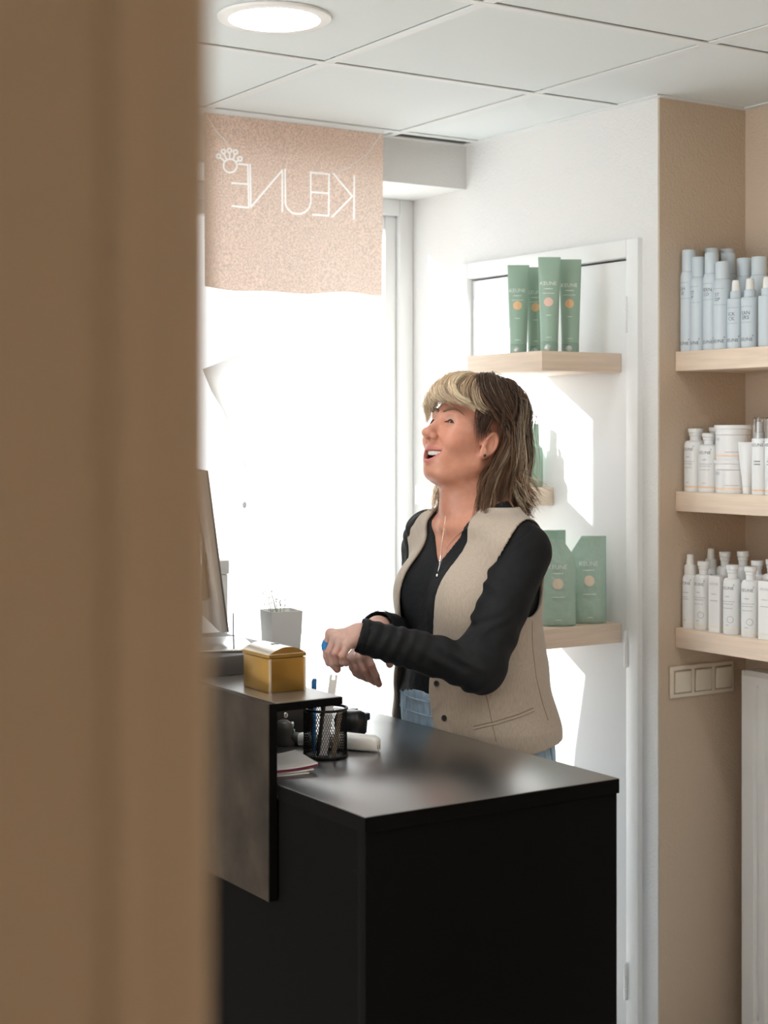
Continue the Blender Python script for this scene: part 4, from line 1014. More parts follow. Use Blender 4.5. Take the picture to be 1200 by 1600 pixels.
    # ears
    ex, ez = x-0.004, w_+0.002; ct_, st_ = math.cos(0.22), math.sin(0.22); er, eu = ex*ct_+ez*st_, -ex*st_+ez*ct_
    ear = ell(er, ay, eu, (0.0, 0.0795, 0.0), (0.0175, 0.0062, 0.0300))
    ear = smin(ear, ell(er, ay, eu, (0.004, 0.0780, -0.0255), (0.0095, 0.0055, 0.0105)), 0.008)
    rim_r = np.sqrt((er/0.0150)**2+((eu-0.004)/0.0240)**2); rim = np.sqrt(((rim_r-1)*0.0155)**2+(ay-0.0850)**2)-0.0034
    rim = np.where((er > 0.008) & (eu < 0.006), 1.0, rim)
    ear = smin(ear, rim, 0.004)
    ear = smax(ear, -ell(er, ay, eu, (0.0025, 0.0890, -0.002), (0.0085, 0.0080, 0.0130)), 0.004)
    ear = smin(ear, ell(er, ay, eu, (0.0125, 0.0800, -0.003), (0.0035, 0.0060, 0.0075)), 0.005)
    d = smin(d, ear, 0.006)
    return d
# ---- torso by table of horizontal sections
TZ = [0.74, 0.82, 0.90, 0.98, 1.06, 1.14, 1.20, 1.26, 1.30, 1.335, 1.365, 1.39, 1.42]
TA_ = [0.185, 0.192, 0.196, 0.182, 0.168, 0.166, 0.170, 0.170, 0.168, 0.155, 0.120, 0.080, 0.060]
TB_ = [0.140, 0.146, 0.150, 0.145, 0.136, 0.128, 0.122, 0.112, 0.102, 0.088, 0.074, 0.066, 0.060]
TC_ = [-0.02, -0.02, -0.012, -0.004, 0.0, 0.0, -0.006, -0.018, -0.022, -0.018, -0.012, -0.004, 0.004]
def torso_sdf(f, l, z):
    zz = np.asarray(z).ravel(); sh = np.asarray(z).shape
    a = np.interp(zz, TZ, TA_).reshape(sh).astype(np.float32); b = np.interp(zz, TZ, TB_).reshape(sh).astype(np.float32); c = np.interp(zz, TZ, TC_).reshape(sh).astype(np.float32)
    q = np.sqrt((l/a)**2+((f-c)/b)**2); d = (q-1)*np.minimum(a, b)*0.95
    d = np.maximum(d, 0.72-z); d = np.maximum(d, z-1.44)
    al = np.abs(l)
    d = smin(d, ell(f, al, z, (0.060, 0.078, 1.195), (0.066, 0.072, 0.068)), 0.05)
    d = smin(d, ell(f, al, z, (-0.010, 0.155, 1.312), (0.058, 0.056, 0.056)), 0.04)
    return d
def neck_sdf(f, l, z):
    d = cone(f, l, z, (0.012, 0, 1.375), (-0.002, 0, 1.500), 0.060, 0.054)
    d = smin(d, cone(f, l, z, (0.044, 0, 1.400), (0.040, 0, 1.455), 0.030, 0.030), 0.03)
    al = np.abs(l)
    d = smin(d, cone(f, al, z, (-0.025, 0.03, 1.425), (-0.02, 0.13, 1.335), 0.036, 0.034), 0.04)
    d = smin(d, cone(f, al, z, (0.068, 0.012, 1.347), (0.035, 0.12, 1.352), 0.012, 0.014), 0.02)   # collar bones
    return d
# ---- arm joints (forward, left, up)
SH_N = np.array((-0.022, 0.165, 1.300)); EL_N = bp(750, 1044, 0.200); WR_N = bp(563, 993, 0.070)
SH_F = np.array((0.0, -0.165, 1.315)); EL_F = bp(652, 1000, -0.205); WR_F = bp(591, 980, -0.052)
# near (left) hand
M_N = {'index': bp(517, 991, 0.030), 'middle': bp(524, 997, 0.048), 'ring': bp(533, 1003, 0.066), 'pinky': bp(543, 1009, 0.082)}
F_N = {'index': [bp(510, 1009, 0.022), bp(511, 1025, 0.026), bp(514, 1036, 0.030)],
       'middle': [bp(515, 1019, 0.044), bp(520, 1037, 0.048), bp(527, 1046, 0.050)],
       'ring': [bp(524, 1021, 0.066), bp(527, 1034, 0.062), bp(534, 1037, 0.052)],
       'pinky': [bp(535, 1025, 0.083), bp(536, 1035, 0.079), bp(541, 1037, 0.070)]}
T_N = [bp(552, 1000, 0.030), bp(534, 1010, 0.014), bp(526, 1022, 0.016), bp(524, 1032, 0.022)]
# far (right) hand, hanging behind the near wrist
M_F = {'index': bp(573, 1024, -0.018), 'middle': bp(562, 1027, -0.034), 'ring': bp(554, 1029, -0.050), 'pinky': bp(547, 1029, -0.066)}
F_F = {'index': [bp(580, 1040, -0.008), bp(587, 1056, -0.008), bp(592, 1069, -0.010)],
       'middle': [bp(569, 1047, -0.024), bp(578, 1060, -0.024), bp(586, 1066, -0.026)],
       'ring': [bp(559, 1046, -0.044), bp(566, 1056, -0.044), bp(574, 1061, -0.044)],
       'pinky': [bp(551, 1043, -0.064), bp(556, 1052, -0.064), bp(562, 1057, -0.064)]}
T_F = [bp(598, 995, -0.030), bp(603, 1012, -0.012), bp(606, 1027, -0.008), bp(609, 1038, -0.008)]
def hand_sdf(f, l, z, el, wr, M, Fg, T, side):
    el, wr = np.asarray(el, np.float32), np.asarray(wr, np.float32)
    arm0 = wr+(el-wr)*0.6
    d = cone(f, l, z, arm0, wr, 0.036, 0.0255)
    palm = None
    for k, m_ in M.items():
        r_ = {'index': 0.0115, 'middle': 0.0118, 'ring': 0.0112, 'pinky': 0.0100}[k]
        c_ = cone(f, l, z, wr+(m_-wr)*0.12, m_, 0.0165, r_); palm = c_ if palm is None else smin(palm, c_, 0.010)
    palm = smin(palm, cone(f, l, z, wr+(T[0]-wr)*0.3, T[0], 0.016, 0.0150), 0.014)
    d = smin(d, palm, 0.020); fing = None
    for k, js in Fg.items():
        r0 = {'index': 0.0092, 'middle': 0.0095, 'ring': 0.0090, 'pinky': 0.0078}[k]
        c_ = chain(f, l, z, [M[k]]+js, [r0*1.10, r0, r0*0.92, r0*0.82], 0.003)
        c_ = np.minimum(c_, np.sqrt((f-js[0][0])**2+(l-js[0][1])**2+(z-js[0][2])**2)-r0*1.06)
        fing = c_ if fing is None else smin(fing, c_, 0.0015)
        kn = np.sqrt((f-M[k][0])**2+(l-M[k][1])**2+(z-M[k][2]-0.002)**2)-r0*1.22      # knuckle
        d = smin(d, kn, 0.004)
    th = chain(f, l, z, T, [0.0145, 0.0115, 0.0100, 0.0080], 0.004)
    d = smin(d, fing, 0.004); d = smin(d, th, 0.006); return d
def skin_upper(f, l, z):
    d = smin(head_sdf(f, l, z), neck_sdf(f, l, z), 0.022)
    return np.maximum(smin(d, torso_sdf(f, l, z), 0.02), 1.20-z)
def bounds(points, pad): P = np.array(points); return P.min(0)-pad, P.max(0)+pad
Vs, Fs = [], []
def add_piece(V, F): Fs.append(F+sum(len(v) for v in Vs)); Vs.append(V)
V, F = surface_nets(skin_upper, (-0.16, -0.24, 1.19), (0.15, 0.24, 1.70), 0.0024); V = smooth_mesh(V, F, 1, 0.4); add_piece(V, F); nhead = len(V)
for (el, wr, M, Fg, T, sd_) in ((EL_N, WR_N, M_N, F_N, T_N, 1), (EL_F, WR_F, M_F, F_F, T_F, -1)):
    lo_, hi_ = bounds([wr+(el-wr)*0.5, wr]+list(M.values())+[p for j in Fg.values() for p in j]+T, 0.04)
    V, F = surface_nets(lambda f, l, z: hand_sdf(f, l, z, el, wr, M, Fg, T, sd_), lo_, hi_, 0.0016); V = smooth_mesh(V, F, 1, 0.4); add_piece(V, F)
def skin_lower(f, l, z):
    d = np.maximum(torso_sdf(f, l, z), z-1.22)+0.006; al = np.abs(l)
    d = smin(d, chain(f, al, z, [(-0.02, 0.10, 0.80), (0.0, 0.105, 0.48), (-0.02, 0.11, 0.09)], [0.085, 0.055, 0.036], 0.02), 0.05)
    d = smin(d, cone(f, al, z, (-0.03, 0.11, 0.045), (0.12, 0.125, 0.03), 0.03, 0.022), 0.03)
    for sh, el in ((SH_N, EL_N), (SH_F, EL_F)):
        d = smin(d, cone(f, l, z, sh, el, 0.045, 0.036), 0.02)
        wr_ = WR_N if sh[1] > 0 else WR_F; d = smin(d, cone(f, l, z, el, el+(wr_-el)*0.5, 0.036, 0.034), 0.01)
    return d
V, F = surface_nets(skin_lower, (-0.2, -0.30, 0.0), (0.32, 0.30, 1.40), 0.008); add_piece(V, F)
V = np.concatenate(Vs); F = np.concatenate(Fs)
# skin tones: lips, inside of the mouth, cheeks, nose
cols = np.tile(np.array((0.56, 0.262, 0.178)), (len(V), 1))
hx, hy, hz = to_head(V[:, 0], V[:, 1], V[:, 2]); ah = np.abs(hy); is_head = np.arange(len(V)) < nhead
def blend(mask, c): 
    m_ = np.clip(mask, 0, 1)[:, None]; cols[:] = cols*(1-m_)+np.array(c)*m_
def gauss(x0, y0, z0, s): return np.exp(-((hx-x0)**2+(ah-y0)**2+(hz-z0)**2)/(2*s*s))*is_head
blend(0.55*gauss(0.075, 0.044, -0.016, 0.018), (0.60, 0.23, 0.165)); blend(0.45*gauss(0.12, 0, -0.012, 0.010), (0.62, 0.28, 0.21))
blend(0.5*gauss(0.0, 0.083, 0.0, 0.016), (0.62, 0.28, 0.21))
yc = np.clip(ah, 0, 0.036)
dl_u = np.abs(hz-(mouth_top(yc)+0.0030))-(0.0042-2.4*yc*yc); dl_l = np.abs(hz-(mouth_bot(yc)-0.0040))-(0.0052-3.0*yc*yc)
lip = np.clip(1-np.minimum(dl_u, dl_l)/0.0012, 0, 1)*(ah < 0.0370)*(hx > 0.068)*is_head; blend(lip*0.9, (0.50, 0.16, 0.15))
inside = ((hz < mouth_top(ah)+0.0008) & (hz > mouth_bot(ah)-0.0008) & (ah < 0.0355) & (hx < arch(ah)-0.0045) & (hx > 0.06)) & is_head; blend(inside*1.0, (0.10, 0.02, 0.02))
blend(0.55*np.exp(-((hx-0.092)**2)/(2*0.012**2)-((ah-0.031)**2)/(2*0.014**2)-((hz-0.036)**2)/(2*0.005**2))*is_head, (0.46, 0.27, 0.23))
hand_tint = (~is_head) & (V[:, 2] > 1.0) & (V[:, 0] > 0.15)
blend(hand_tint*0.75, (0.53, 0.36, 0.31))
for Fg in (F_N, F_F):
    for js in Fg.values():
        for j in js[:1]+js[-1:]: blend(0.5*np.exp(-((V-j)**2).sum(1)/(2*0.009**2))*(~is_head), (0.60, 0.25, 0.20))
person = np_mesh('person', V, F, 'skin', None, cols); person.location = person_loc; person.rotation_euler = (0, 0, math.pi)
tag(person, 'laughing woman with brown and blonde hair in beige vest and black top behind desk', 'person')
bvh_head = BVHTree.FromPolygons([tuple(p) for p in Vs[0].tolist()], [tuple(q) for q in Fs[0].tolist()])
def on_head(p, out=0.0):               # nearest skin point to a canonical head point
    q = Vector(from_head(p)); loc, nrm, _, _ = bvh_head.find_nearest(q); return loc+nrm*out if (q-loc).dot(nrm) >= 0 or True else loc
# eyes, lashes, brows, teeth, ear stud
for s_ in (1, -1):
    bm = bmesh.new(); bmesh.ops.create_uvsphere(bm, u_segments=24, v_segments=16, radius=1)
    vv = np.array([v_.co[:] for v_ in bm.verts]); ff = [tuple(q.index for q in p.verts) for p in bm.faces]; bm.free()
    P = vv*np.array((0.0118, 0.0142, 0.0110))+np.array((0.0772, 0.0315*s_, 0.0255)); W = np.array([from_head(p) for p in P])
    rr_ = np.hypot(P[:, 1]-0.0335*s_, P[:, 2]-0.0235); cc = np.where((rr_ < 0.0052)[:, None] & (P[:, 0] > 0.08)[:, None], np.array((0.02, 0.025, 0.03)), np.array((0.55, 0.50, 0.48)))
    me = bpy.data.meshes.new('eye'); me.from_pydata([tuple(p) for p in W], [], ff); at = me.color_attributes.new('Col', 'FLOAT_COLOR', 'POINT'); at.data.foreach_set('color', np.concatenate([cc, np.ones((len(cc), 1))], 1).ravel().astype(np.float32)); shade(me, 180)
    link_mesh('eye', me, 'eye_white', person)
    pts = []
    for k in range(9):
        y_ = (0.0315+0.0135*(k/4-1)); pts.append(on_head((0.098-14*(y_-0.028)**2, y_*s_, 0.0272-15*(y_-0.0315)**2), 0.0005))
    tail = pts[-1]+Vector((-0.004, 0.003*s_, 0.0005)); pts.append(tail)
    tube('eyelashes', pts, [0.0007, 0.0012, 0.0016, 0.0018, 0.0019, 0.0020, 0.0019, 0.0016, 0.0011, 0.0005], 'lash', person, 6)
    bp_ = []
    for k in range(10):
        t = k/9; y_ = 0.011+0.046*t; zz = 0.0475+0.010*math.sin(math.pi*min(1, t*0.78+0.05))-0.007*max(0, t-0.6)/0.4
        bp_.append(on_head((0.11-18*y_*y_*0.6, y_*s_, zz), 0.0008))
    tube('eyebrow', bp_, [0.0022, 0.0032, 0.0036, 0.0036, 0.0033, 0.0029, 0.0025, 0.0020, 0.0013, 0.0005], 'brow', person, 6)
parts = []
for k in range(-5, 5):
    y0_, y1_ = (k+0.05)*0.0064, (k+0.95)*0.0064; ym = (y0_+y1_)/2; zt = mouth_top(ym)+0.002; hh = 0.0105-4*ym*ym
    A = [(arch(y0_)-0.0055, y0_, zt), (arch(y1_)-0.0055, y1_, zt), (arch(y1_)-0.0060, y1_*0.99, zt-hh), (arch(y0_)-0.0060, y0_*1.0, zt-hh)]
    Bk = [(p[0]-0.006, p[1], p[2]) for p in A]
    Mid = [((A[0][0]+A[1][0])/2+0.0012, ym, zt-hh*0.5)]
    vv = [from_head(p) for p in A+Bk+Mid]; parts.append((vv, [(0, 1, 8), (1, 2, 8), (2, 3, 8), (3, 0, 8), (4, 7, 6, 5), (0, 4, 5, 1), (1, 5, 6, 2), (2, 6, 7, 3), (3, 7, 4, 0)]))
v, f = join_data(parts); from_data('teeth', v, f, 'teeth', person, smooth=60)
for s_ in (1, -1):
    p = from_head((0.0125, 0.0850*s_, -0.0285)); bm = bmesh.new(); bmesh.ops.create_uvsphere(bm, u_segments=12, v_segments=8, radius=0.0036)
    from_bm('ear_stud', bm, 'button', person, loc=p, smooth=180)
# ---- black top: torso and sleeves
def fold(t, ang, amp): return amp*(np.sin(t*60+2.2*np.sin(ang*1.0))*0.6+np.sin(t*37+ang*2+1.3)*0.4)
def sleeve_sdf(f, l, z, sh, el, wr, side):
    el = np.asarray(el, np.float64); wr = np.asarray(wr, np.float64)
    up = cone(f, l, z, sh, el, 0.0640, 0.0520); lo_ = cone(f, l, z, el, wr, 0.0500, 0.0375)
    d = smin(up, lo_, 0.025)
    # creases gathered at the elbow and along the forearm
    ba = wr-el; t = ((f-el[0])*ba[0]+(l-el[1])*ba[1]+(z-el[2])*ba[2])/float(ba@ba)
    ub = el-sh; tu = ((f-sh[0])*ub[0]+(l-sh[1])*ub[1]+(z-sh[2])*ub[2])/float(ub@ub)
    cre = 0.0026*np.sin(t*34+6*np.sin(z*38)+l*30)*np.exp(-((t-0.22)/0.30)**2)+0.0016*np.sin(t*55+f*20+z*60)*np.exp(-((t-0.75)/0.3)**2)
    cre = cre+0.0018*np.sin(tu*26+z*20+f*35)*np.exp(-((tu-0.72)/0.25)**2)+0.0022*np.sin(tu*20-f*70)*np.exp(-((tu-0.15)/0.22)**2)
    d = d+cre
    n_ = ba/np.linalg.norm(ba); end = wr+n_*0.004
    d = np.maximum(d, (f-end[0])*n_[0]+(l-end[1])*n_[1]+(z-end[2])*n_[2])          # cuff
    inner = cone(f, l, z, el+(wr-el)*0.72, wr+n_*0.05, 0.031, 0.0335); d = smax(d, -inner, 0.002)
    return d
def neckline(l, f): 
    fr = 1.268+0.104*(np.minimum(np.abs(l-0.003), 0.1)/0.078)**1.25; return np.where(f > -0.03, fr, 1.395)
def shirt_torso(f, l, z):
    d = smin(torso_sdf(f, l, z), neck_sdf(f, l, z), 0.02)-0.0045
    w_ = 0.0016*np.sin(z*75+3*np.sin(l*22)+f*20)*np.clip((1.15-z)/0.12, 0, 1)+0.0011*np.sin(l*60+z*50)
    d = d+w_
    d = np.maximum(d, (z-neckline(l, f))*0.6); return np.maximum(d, 0.93-z)
Vs2, Fs2 = [], []
V, F = surface_nets(shirt_torso, (-0.19, -0.25, 0.92), (0.19, 0.25, 1.41), 0.0036); Vs2.append(smooth_mesh(V, F, 1)); Fs2.append(F)
for sh, el, wr, sd_ in ((SH_N, EL_N, WR_N, 1), (SH_F, EL_F, WR_F, -1)):
    lo_, hi_ = bounds([sh, el, wr], 0.085); V, F = surface_nets(lambda f, l, z: sleeve_sdf(f, l, z, sh, el, wr, sd_), lo_, hi_, 0.0032)
    Fs2.append(F+sum(len(v) for v in Vs2)); Vs2.append(smooth_mesh(V, F, 1))
top = np_mesh('black_top', np.concatenate(Vs2), np.concatenate(Fs2), 'jersey', person); top['label'] = 'black long-sleeved jersey top'
# cuff seams
for el, wr in ((EL_N, WR_N), (EL_F, WR_F)):
    n_ = (wr-el)/np.linalg.norm(wr-el); c_ = wr-n_*0.012; a_ = Vector(n_).orthogonal().normalized(); b_ = Vector(n_).cross(a_)
    tube('cuff_seam', [Vector(c_)+(a_*math.cos(2*math.pi*k/28)+b_*math.sin(2*math.pi*k/28))*0.0392 for k in range(28)], 0.0008, 'jersey', top, 5, True)
# ---- vest
EDGE_Z = [0.84, 0.90, 0.99, 1.06, 1.12, 1.20, 1.27, 1.32, 1.36, 1.40]
EDGE_N = [0.085, 0.068, 0.052, 0.050, 0.052, 0.064, 0.078, 0.084, 0.086, 0.080]     # near front edge
EDGE_F = [-0.150, -0.140, -0.120, -0.106, -0.094, -0.084, -0.080, -0.078, -0.076, -0.07]   # far front edge
def vest_sdf(f, l, z):
    zz = np.asarray(z).ravel(); sh = np.asarray(z).shape
    off = np.interp(zz, [0.84, 0.95, 1.05, 1.2, 1.34], [0.017, 0.017, 0.016, 0.011, 0.008]).reshape(sh)
    base = smin(torso_sdf(f, l, z), neck_sdf(f, l, z), 0.02)
    w_ = 0.0022*np.sin(l*34+f*26+2*np.sin(z*16))*np.clip((1.16-z)/0.2, 0, 1)+0.0016*np.sin(z*44+l*18)*np.clip((1.2-z)/0.2, 0, 1)
    wave_hem = 0.004*np.sin(np.arctan2(l, f)*4+0.5)*np.clip((0.98-z)/0.12, 0, 1)
    d = np.abs(base-off+w_-wave_hem)-0.0036
    en = np.interp(zz, EDGE_Z, EDGE_N).reshape(sh); ef = np.interp(zz, EDGE_Z, EDGE_F).reshape(sh)
    opening = np.maximum(np.maximum(ef-l, l-en), -0.045-f+0.0*l)       # between the two front edges
    d = smax(d, -opening, 0.003)
    hem = 0.862-0.020*np.clip(f/0.15, -1, 1)+0.004*np.sin(l*25)
    d = np.maximum(d, (hem-z))
    d = np.maximum(d, z-1.395)
    al = np.abs(l)
    nk = np.sqrt((l/0.086)**2+((f-0.012)/0.088)**2)-1; d = smax(d, -np.maximum(nk*0.07, 1.33-z), 0.003)
    arm = np.sqrt(((f+0.022)/0.080)**2+((z-1.262)/0.108)**2)-1; hole = np.maximum(arm*0.08, 0.128-al-0.10*np.clip(1.27-z, 0, 1)*0); d = smax(d, -hole, 0.003)
    return d
V, F = surface_nets(vest_sdf, (-0.23, -0.27, 0.82), (0.22, 0.27, 1.42), 0.0030); V = smooth_mesh(V, F, 1, 0.5)
vest = np_mesh('vest', V, F, 'linen', person); vest['label'] = 'beige linen waistcoat with dark buttons'
toW = Matrix.Translation(person_loc) @ Matrix.Rotation(math.pi, 4, 'Z'); toL = toW.inverted()
bvh_vest = BVHTree.FromPolygons([tuple(p) for p in V.tolist()], [tuple(q) for q in F.tolist()])
camL = toL @ Vector((0, 0, CZ))
def hit(bvh, px, py):
    d = toL @ Vector(fromY(px, py, 3.0)) - camL; loc, nrm, _, _ = bvh.ray_cast(camL, d.normalized(), 8); return loc, nrm
for px, py in ((678.5, 1068), (690.5, 1122)):
    loc, nrm = hit(bvh_vest, px+4, py)
    if loc is None: continue
    b_ = lathe('button', [(0.0066, 0), (0.0070, 0.0012), (0.0062, 0.0026), (0.0045, 0.0018), (0.002, 0.0016)], 'button', vest, loc=loc+nrm*0.0006, n=20); b_.rotation_mode = 'QUATERNION'; b_.rotation_quaternion = nrm.to_track_quat('Z', 'Y')
def seam(name, pts, r, m='linen', out=0.0004):
    P = []
    for i in range(len(pts)-1):
        for k in range(6):
            t = k/6; loc, nrm = hit(bvh_vest, pts[i][0]+(pts[i+1][0]-pts[i][0])*t, pts[i][1]+(pts[i+1][1]-pts[i][1])*t)
            if loc is not None: P.append(loc+nrm*out)
    if len(P) > 3: tube(name, P, r, m, vest, 6)
mat('linen_dark', (0.26, 0.20, 0.145), 0.9)
seam('pocket_welt', [(739, 1139), (775, 1131), (810, 1120), (839, 1108)], 0.0022, 'linen', 0.0008); seam('pocket_slit', [(740, 1135), (775, 1127), (810, 1116), (838, 1104)], 0.0010, 'linen_dark', 0.0002)
seam('dart_seam', [(757, 1075), (764, 1105), (770, 1135), (777, 1165)], 0.0009, 'linen_dark', 0); seam('side_seam', [(831, 962), (832, 1010), (838, 1060), (848, 1100), (858, 1130)], 0.0009, 'linen_dark', 0)
# ---- jeans, shoes
def jeans_sdf(f, l, z):
    al = np.abs(l); d = np.maximum(torso_sdf(f, l, z), z-0.975)-0.0065
    d = np.maximum(d, 0.76-z)
    leg = chain(f, al, z, [(-0.018, 0.098, 0.80), (0.002, 0.105, 0.48), (-0.02, 0.11, 0.10)], [0.094, 0.068, 0.058], 0.02)
    d = smin(d, np.maximum(leg, z-0.9), 0.05); d = np.maximum(d, 0.07-z)
    return d+0.0015*np.sin(z*50+l*40)
V, F = surface_nets(jeans_sdf, (-0.2, -0.25, 0.04), (0.17, 0.25, 1.0), 0.006); jeans = np_mesh('jeans', smooth_mesh(V, F, 1), F, 'denim', person); jeans['label'] = 'light blue denim jeans'
bvh_j = BVHTree.FromPolygons([tuple(p) for p in V.tolist()], [tuple(q) for q in F.tolist()])
def belt_ring(zc, r, name, m):
    P = []
    for k in range(48):
        a = 2*math.pi*k/48; o_ = Vector((0.5*math.cos(a)-0.01, 0.5*math.sin(a), zc)); loc, nrm, _, _ = bvh_j.ray_cast(o_, (Vector((-0.01, 0, zc))-o_).normalized(), 2)
        if loc is not None: P.append(loc+nrm*0.0006)
    tube(name, P, r, m, jeans, 6, True)
belt_ring(0.962, 0.0022, 'waistband_seam', 'denim'); belt_ring(0.930, 0.0016, 'waistband_seam', 'denim')
for a in (0.25, -0.45, 1.1):
    o_ = Vector((0.5*math.cos(a), 0.5*math.sin(a), 0.948)); loc, nrm, _, _ = bvh_j.ray_cast(o_, (Vector((0, 0, 0.948))-o_).normalized(), 2)
    q = box('belt_loop', (-0.005, -0.0015, -0.021), (0.005, 0.002, 0.021), 'denim', jeans, 0.001, 1, loc=loc); q.rotation_mode = 'QUATERNION'; q.rotation_quaternion = nrm.to_track_quat('-Y', 'Z')
seamp = []
for k in range(8):
    o_ = Vector((0.5*math.cos(1.95), 0.5*math.sin(1.95), 0.95-0.03*k)); loc, nrm, _, _ = bvh_j.ray_cast(o_, (Vector((-0.01, 0, 0.95-0.03*k))-o_).normalized(), 2); seamp.append(loc+nrm*0.0003)
tube('side_seam', seamp, 0.0011, 'denim_dark', jeans, 5)
for s_ in (1, -1):
    rings = []
    for x, w_, h_ in ((-0.075, 0.024, 0.050), (-0.06, 0.034, 0.075), (0.0, 0.037, 0.085), (0.06, 0.040, 0.060), (0.13, 0.040, 0.045), (0.165, 0.028, 0.036), (0.175, 0.012, 0.028)):
        rings.append([(x, 0.115*s_+s_*0.08*max(0, x)+w_*math.cos(2*math.pi*k/20), max(0.0, h_*0.5+h_*0.52*math.sin(2*math.pi*k/20))) for k in range(20)])
    v, f = loft(rings); from_data('shoe', v, f, 'leather_black', person, smooth=60)
# ---- necklace, blue plaster
bvh_skin = bvh_head; V2 = np.concatenate([Vs2[0]]); bvh_sh = BVHTree.FromPolygons([tuple(p) for p in Vs2[0].tolist()], [tuple(q) for q in Fs2[0].tolist()])
def hit2(px, py):
    a = hit(bvh_skin, px, py); b = hit(bvh_sh, px, py); c_ = [q for q in (a, b) if q[0] is not None]
    return min(c_, key=lambda q: (q[0]-camL).length) if c_ else (None, None)
P = []
for px, py in ((697, 806), (694, 830), (691, 850), (689, 870), (686.5, 888), (685, 897), (687, 889), (692, 872), (702, 852), (714, 838), (728, 826), (742, 815)):
    loc, nrm = hit2(px, py)
    if loc is not None: P.append(loc+nrm*0.0016)
if len(P) > 3:
    nk = tube('necklace', P, 0.0007, 'silver', person, 5)
    loc, nrm = hit2(685, 900)
    if loc is not None: lathe('pendant', [(0.001, 0.004), (0.0035, 0.001), (0.0035, -0.002), (0.001, -0.004)], 'silver', nk, loc=loc+nrm*0.003, n=12)
a_, b_ = F_N['index'][0], F_N['index'][1]; pm = M_N['index']
v, f = tube_data([pm*0.35+a_*0.65, a_*0.98+pm*0.02, a_*0.6+b_*0.4], [0.0112, 0.0113, 0.0105], 16); from_data('finger_plaster', v, f, 'blue_plaster', person, smooth=60)
# ---- hair: thousands of fine strands following guide curves, plus a scalp cap
HB, HL = np.array((0.042, 0.023, 0.016)), np.array((0.20, 0.110, 0.062)); BL = np.array((0.84, 0.68, 0.49)); BD = np.array((0.32, 0.21, 0.13))
S_c = np.array((-0.001, 0, 0.052)); S_r = np.array((0.093, 0.0775, 0.094))
def scalp(az, elv, off=0.0):     # az 0 = front, 90 = her left (near) side, 180 = back
    a, e = np.radians(az), np.radians(elv); u = np.array((np.cos(e)*np.cos(a), np.cos(e)*np.sin(a), np.sin(e)))
    return from_head(S_c+u*(S_r+off))
def spline(P, n):                # Catmull-Rom through control points
    P = np.asarray(P); m_ = len(P); T = np.linspace(0, m_-1, n); out = np.zeros((n, 3))
    for i, t in enumerate(T):
        k = min(int(t), m_-2); u = t-k; p0, p1, p2, p3 = P[max(k-1, 0)], P[k], P[k+1], P[min(k+2, m_-1)]
        out[i] = 0.5*((2*p1)+(-p0+p2)*u+(2*p0-5*p1+4*p2-p3)*u*u+(-p0+3*p1-3*p2+p3)*u**3)
    return out
strands, scol, srad = [], [], []
NP = 15
def add_lock(G, n, c0, c1, r=0.0008, lockjit=0.007, jit=0.0028, wav=0.006, spread=1.0, taper=0.75):
    """a lock of n strands sharing one sway; G = control points"""
    G = np.asarray(G, float).copy(); m_ = len(G); j = rng.normal(0, lockjit, 3)
    for i in range(m_): G[i] += j*(i/(m_-1))**0.8
    t = np.linspace(0, 1, NP); ph = rng.uniform(0, 6.28); fr = rng.uniform(5, 11); ax_ = rng.normal(0, 1, 3); ax_[2] *= 0.3; ax_ /= np.linalg.norm(ax_)
    sway = (np.sin(t*fr+ph)*t*wav*rng.uniform(0.4, 1.3))[:, None]*ax_; ltone = rng.uniform(0.7, 1.35)
    for q in range(n):
        P = G+rng.normal(0, jit, 3)[None]*np.linspace(1.0, 0.65, m_)[:, None]*spread
        P[1:] += rng.normal(0, jit*0.3, (m_-1, 3)); P[-1] += (P[-1]-P[-2])*rng.uniform(-0.35, 0.15)
        Q = spline(P, NP)+sway+(np.sin(t*fr*1.7+rng.uniform(0, 6.28))*t*0.0012)[:, None]*rng.normal(0, 1, 3)
        tone = ltone*rng.uniform(0.8, 1.25); strands.append(Q); scol.append(np.clip((c0[None]*(1-t[:, None])+c1[None]*t[:, None])*tone, 0, 1)); srad.append(r*(1-taper*t**2.2))
def lerp_guides(G, s):
    x = s*(len(G)-1); k = min(int(x), len(G)-2); return np.asarray(G[k])*(1-(x-k))+np.asarray(G[k+1])*(x-k)
def long_guide(az, el0, ln, flick, off):
    a = math.radians(az); back = max(0, -math.cos(a)); side = abs(math.sin(a))
    p0 = scalp(az, el0, 0.002); p1 = scalp(az, el0*0.62+4, 0.012+off+0.020*back); p2 = scalp(az, 2, 0.012+off+0.014*back)
    c_ = from_head(S_c); r2 = np.hypot(p2[0]-c_[0], p2[1]); d2 = np.array((p2[0]-c_[0], p2[1], 0)); d2 /= np.linalg.norm(d2)
    def at(r_, z_): q = np.array((c_[0], 0, 0))+d2*r_; q[2] = z_; return q
    return [p0, p1, p2, at(r2+0.0+0.006*back, 1.512-0.02*side), at(r2-0.012+0.012*back, 1.512-0.55*(1.512-ln)), at(r2-0.012+0.016*back+flick, ln+abs(flick)*0.3)]
def tip(): 
    q = rng.random(); return HL*0.55 if q < 0.35 else HL if q < 0.7 else HL*1.5 if q < 0.88 else BL*0.75
for i in range(190):
    az = rng.uniform(104, 262); lay = rng.random()
    add_lock(long_guide(az, rng.uniform(22, 88), 1.372+0.060*lay**2+rng.normal(0, 0.010), rng.choice([0.0, 0.012, 0.030, -0.012]), rng.uniform(-0.010, 0.012)), 20, HB*rng.choice([0.7, 1.0, 1.6]), tip(), 0.00082, 0.008, 0.0032, 0.012)
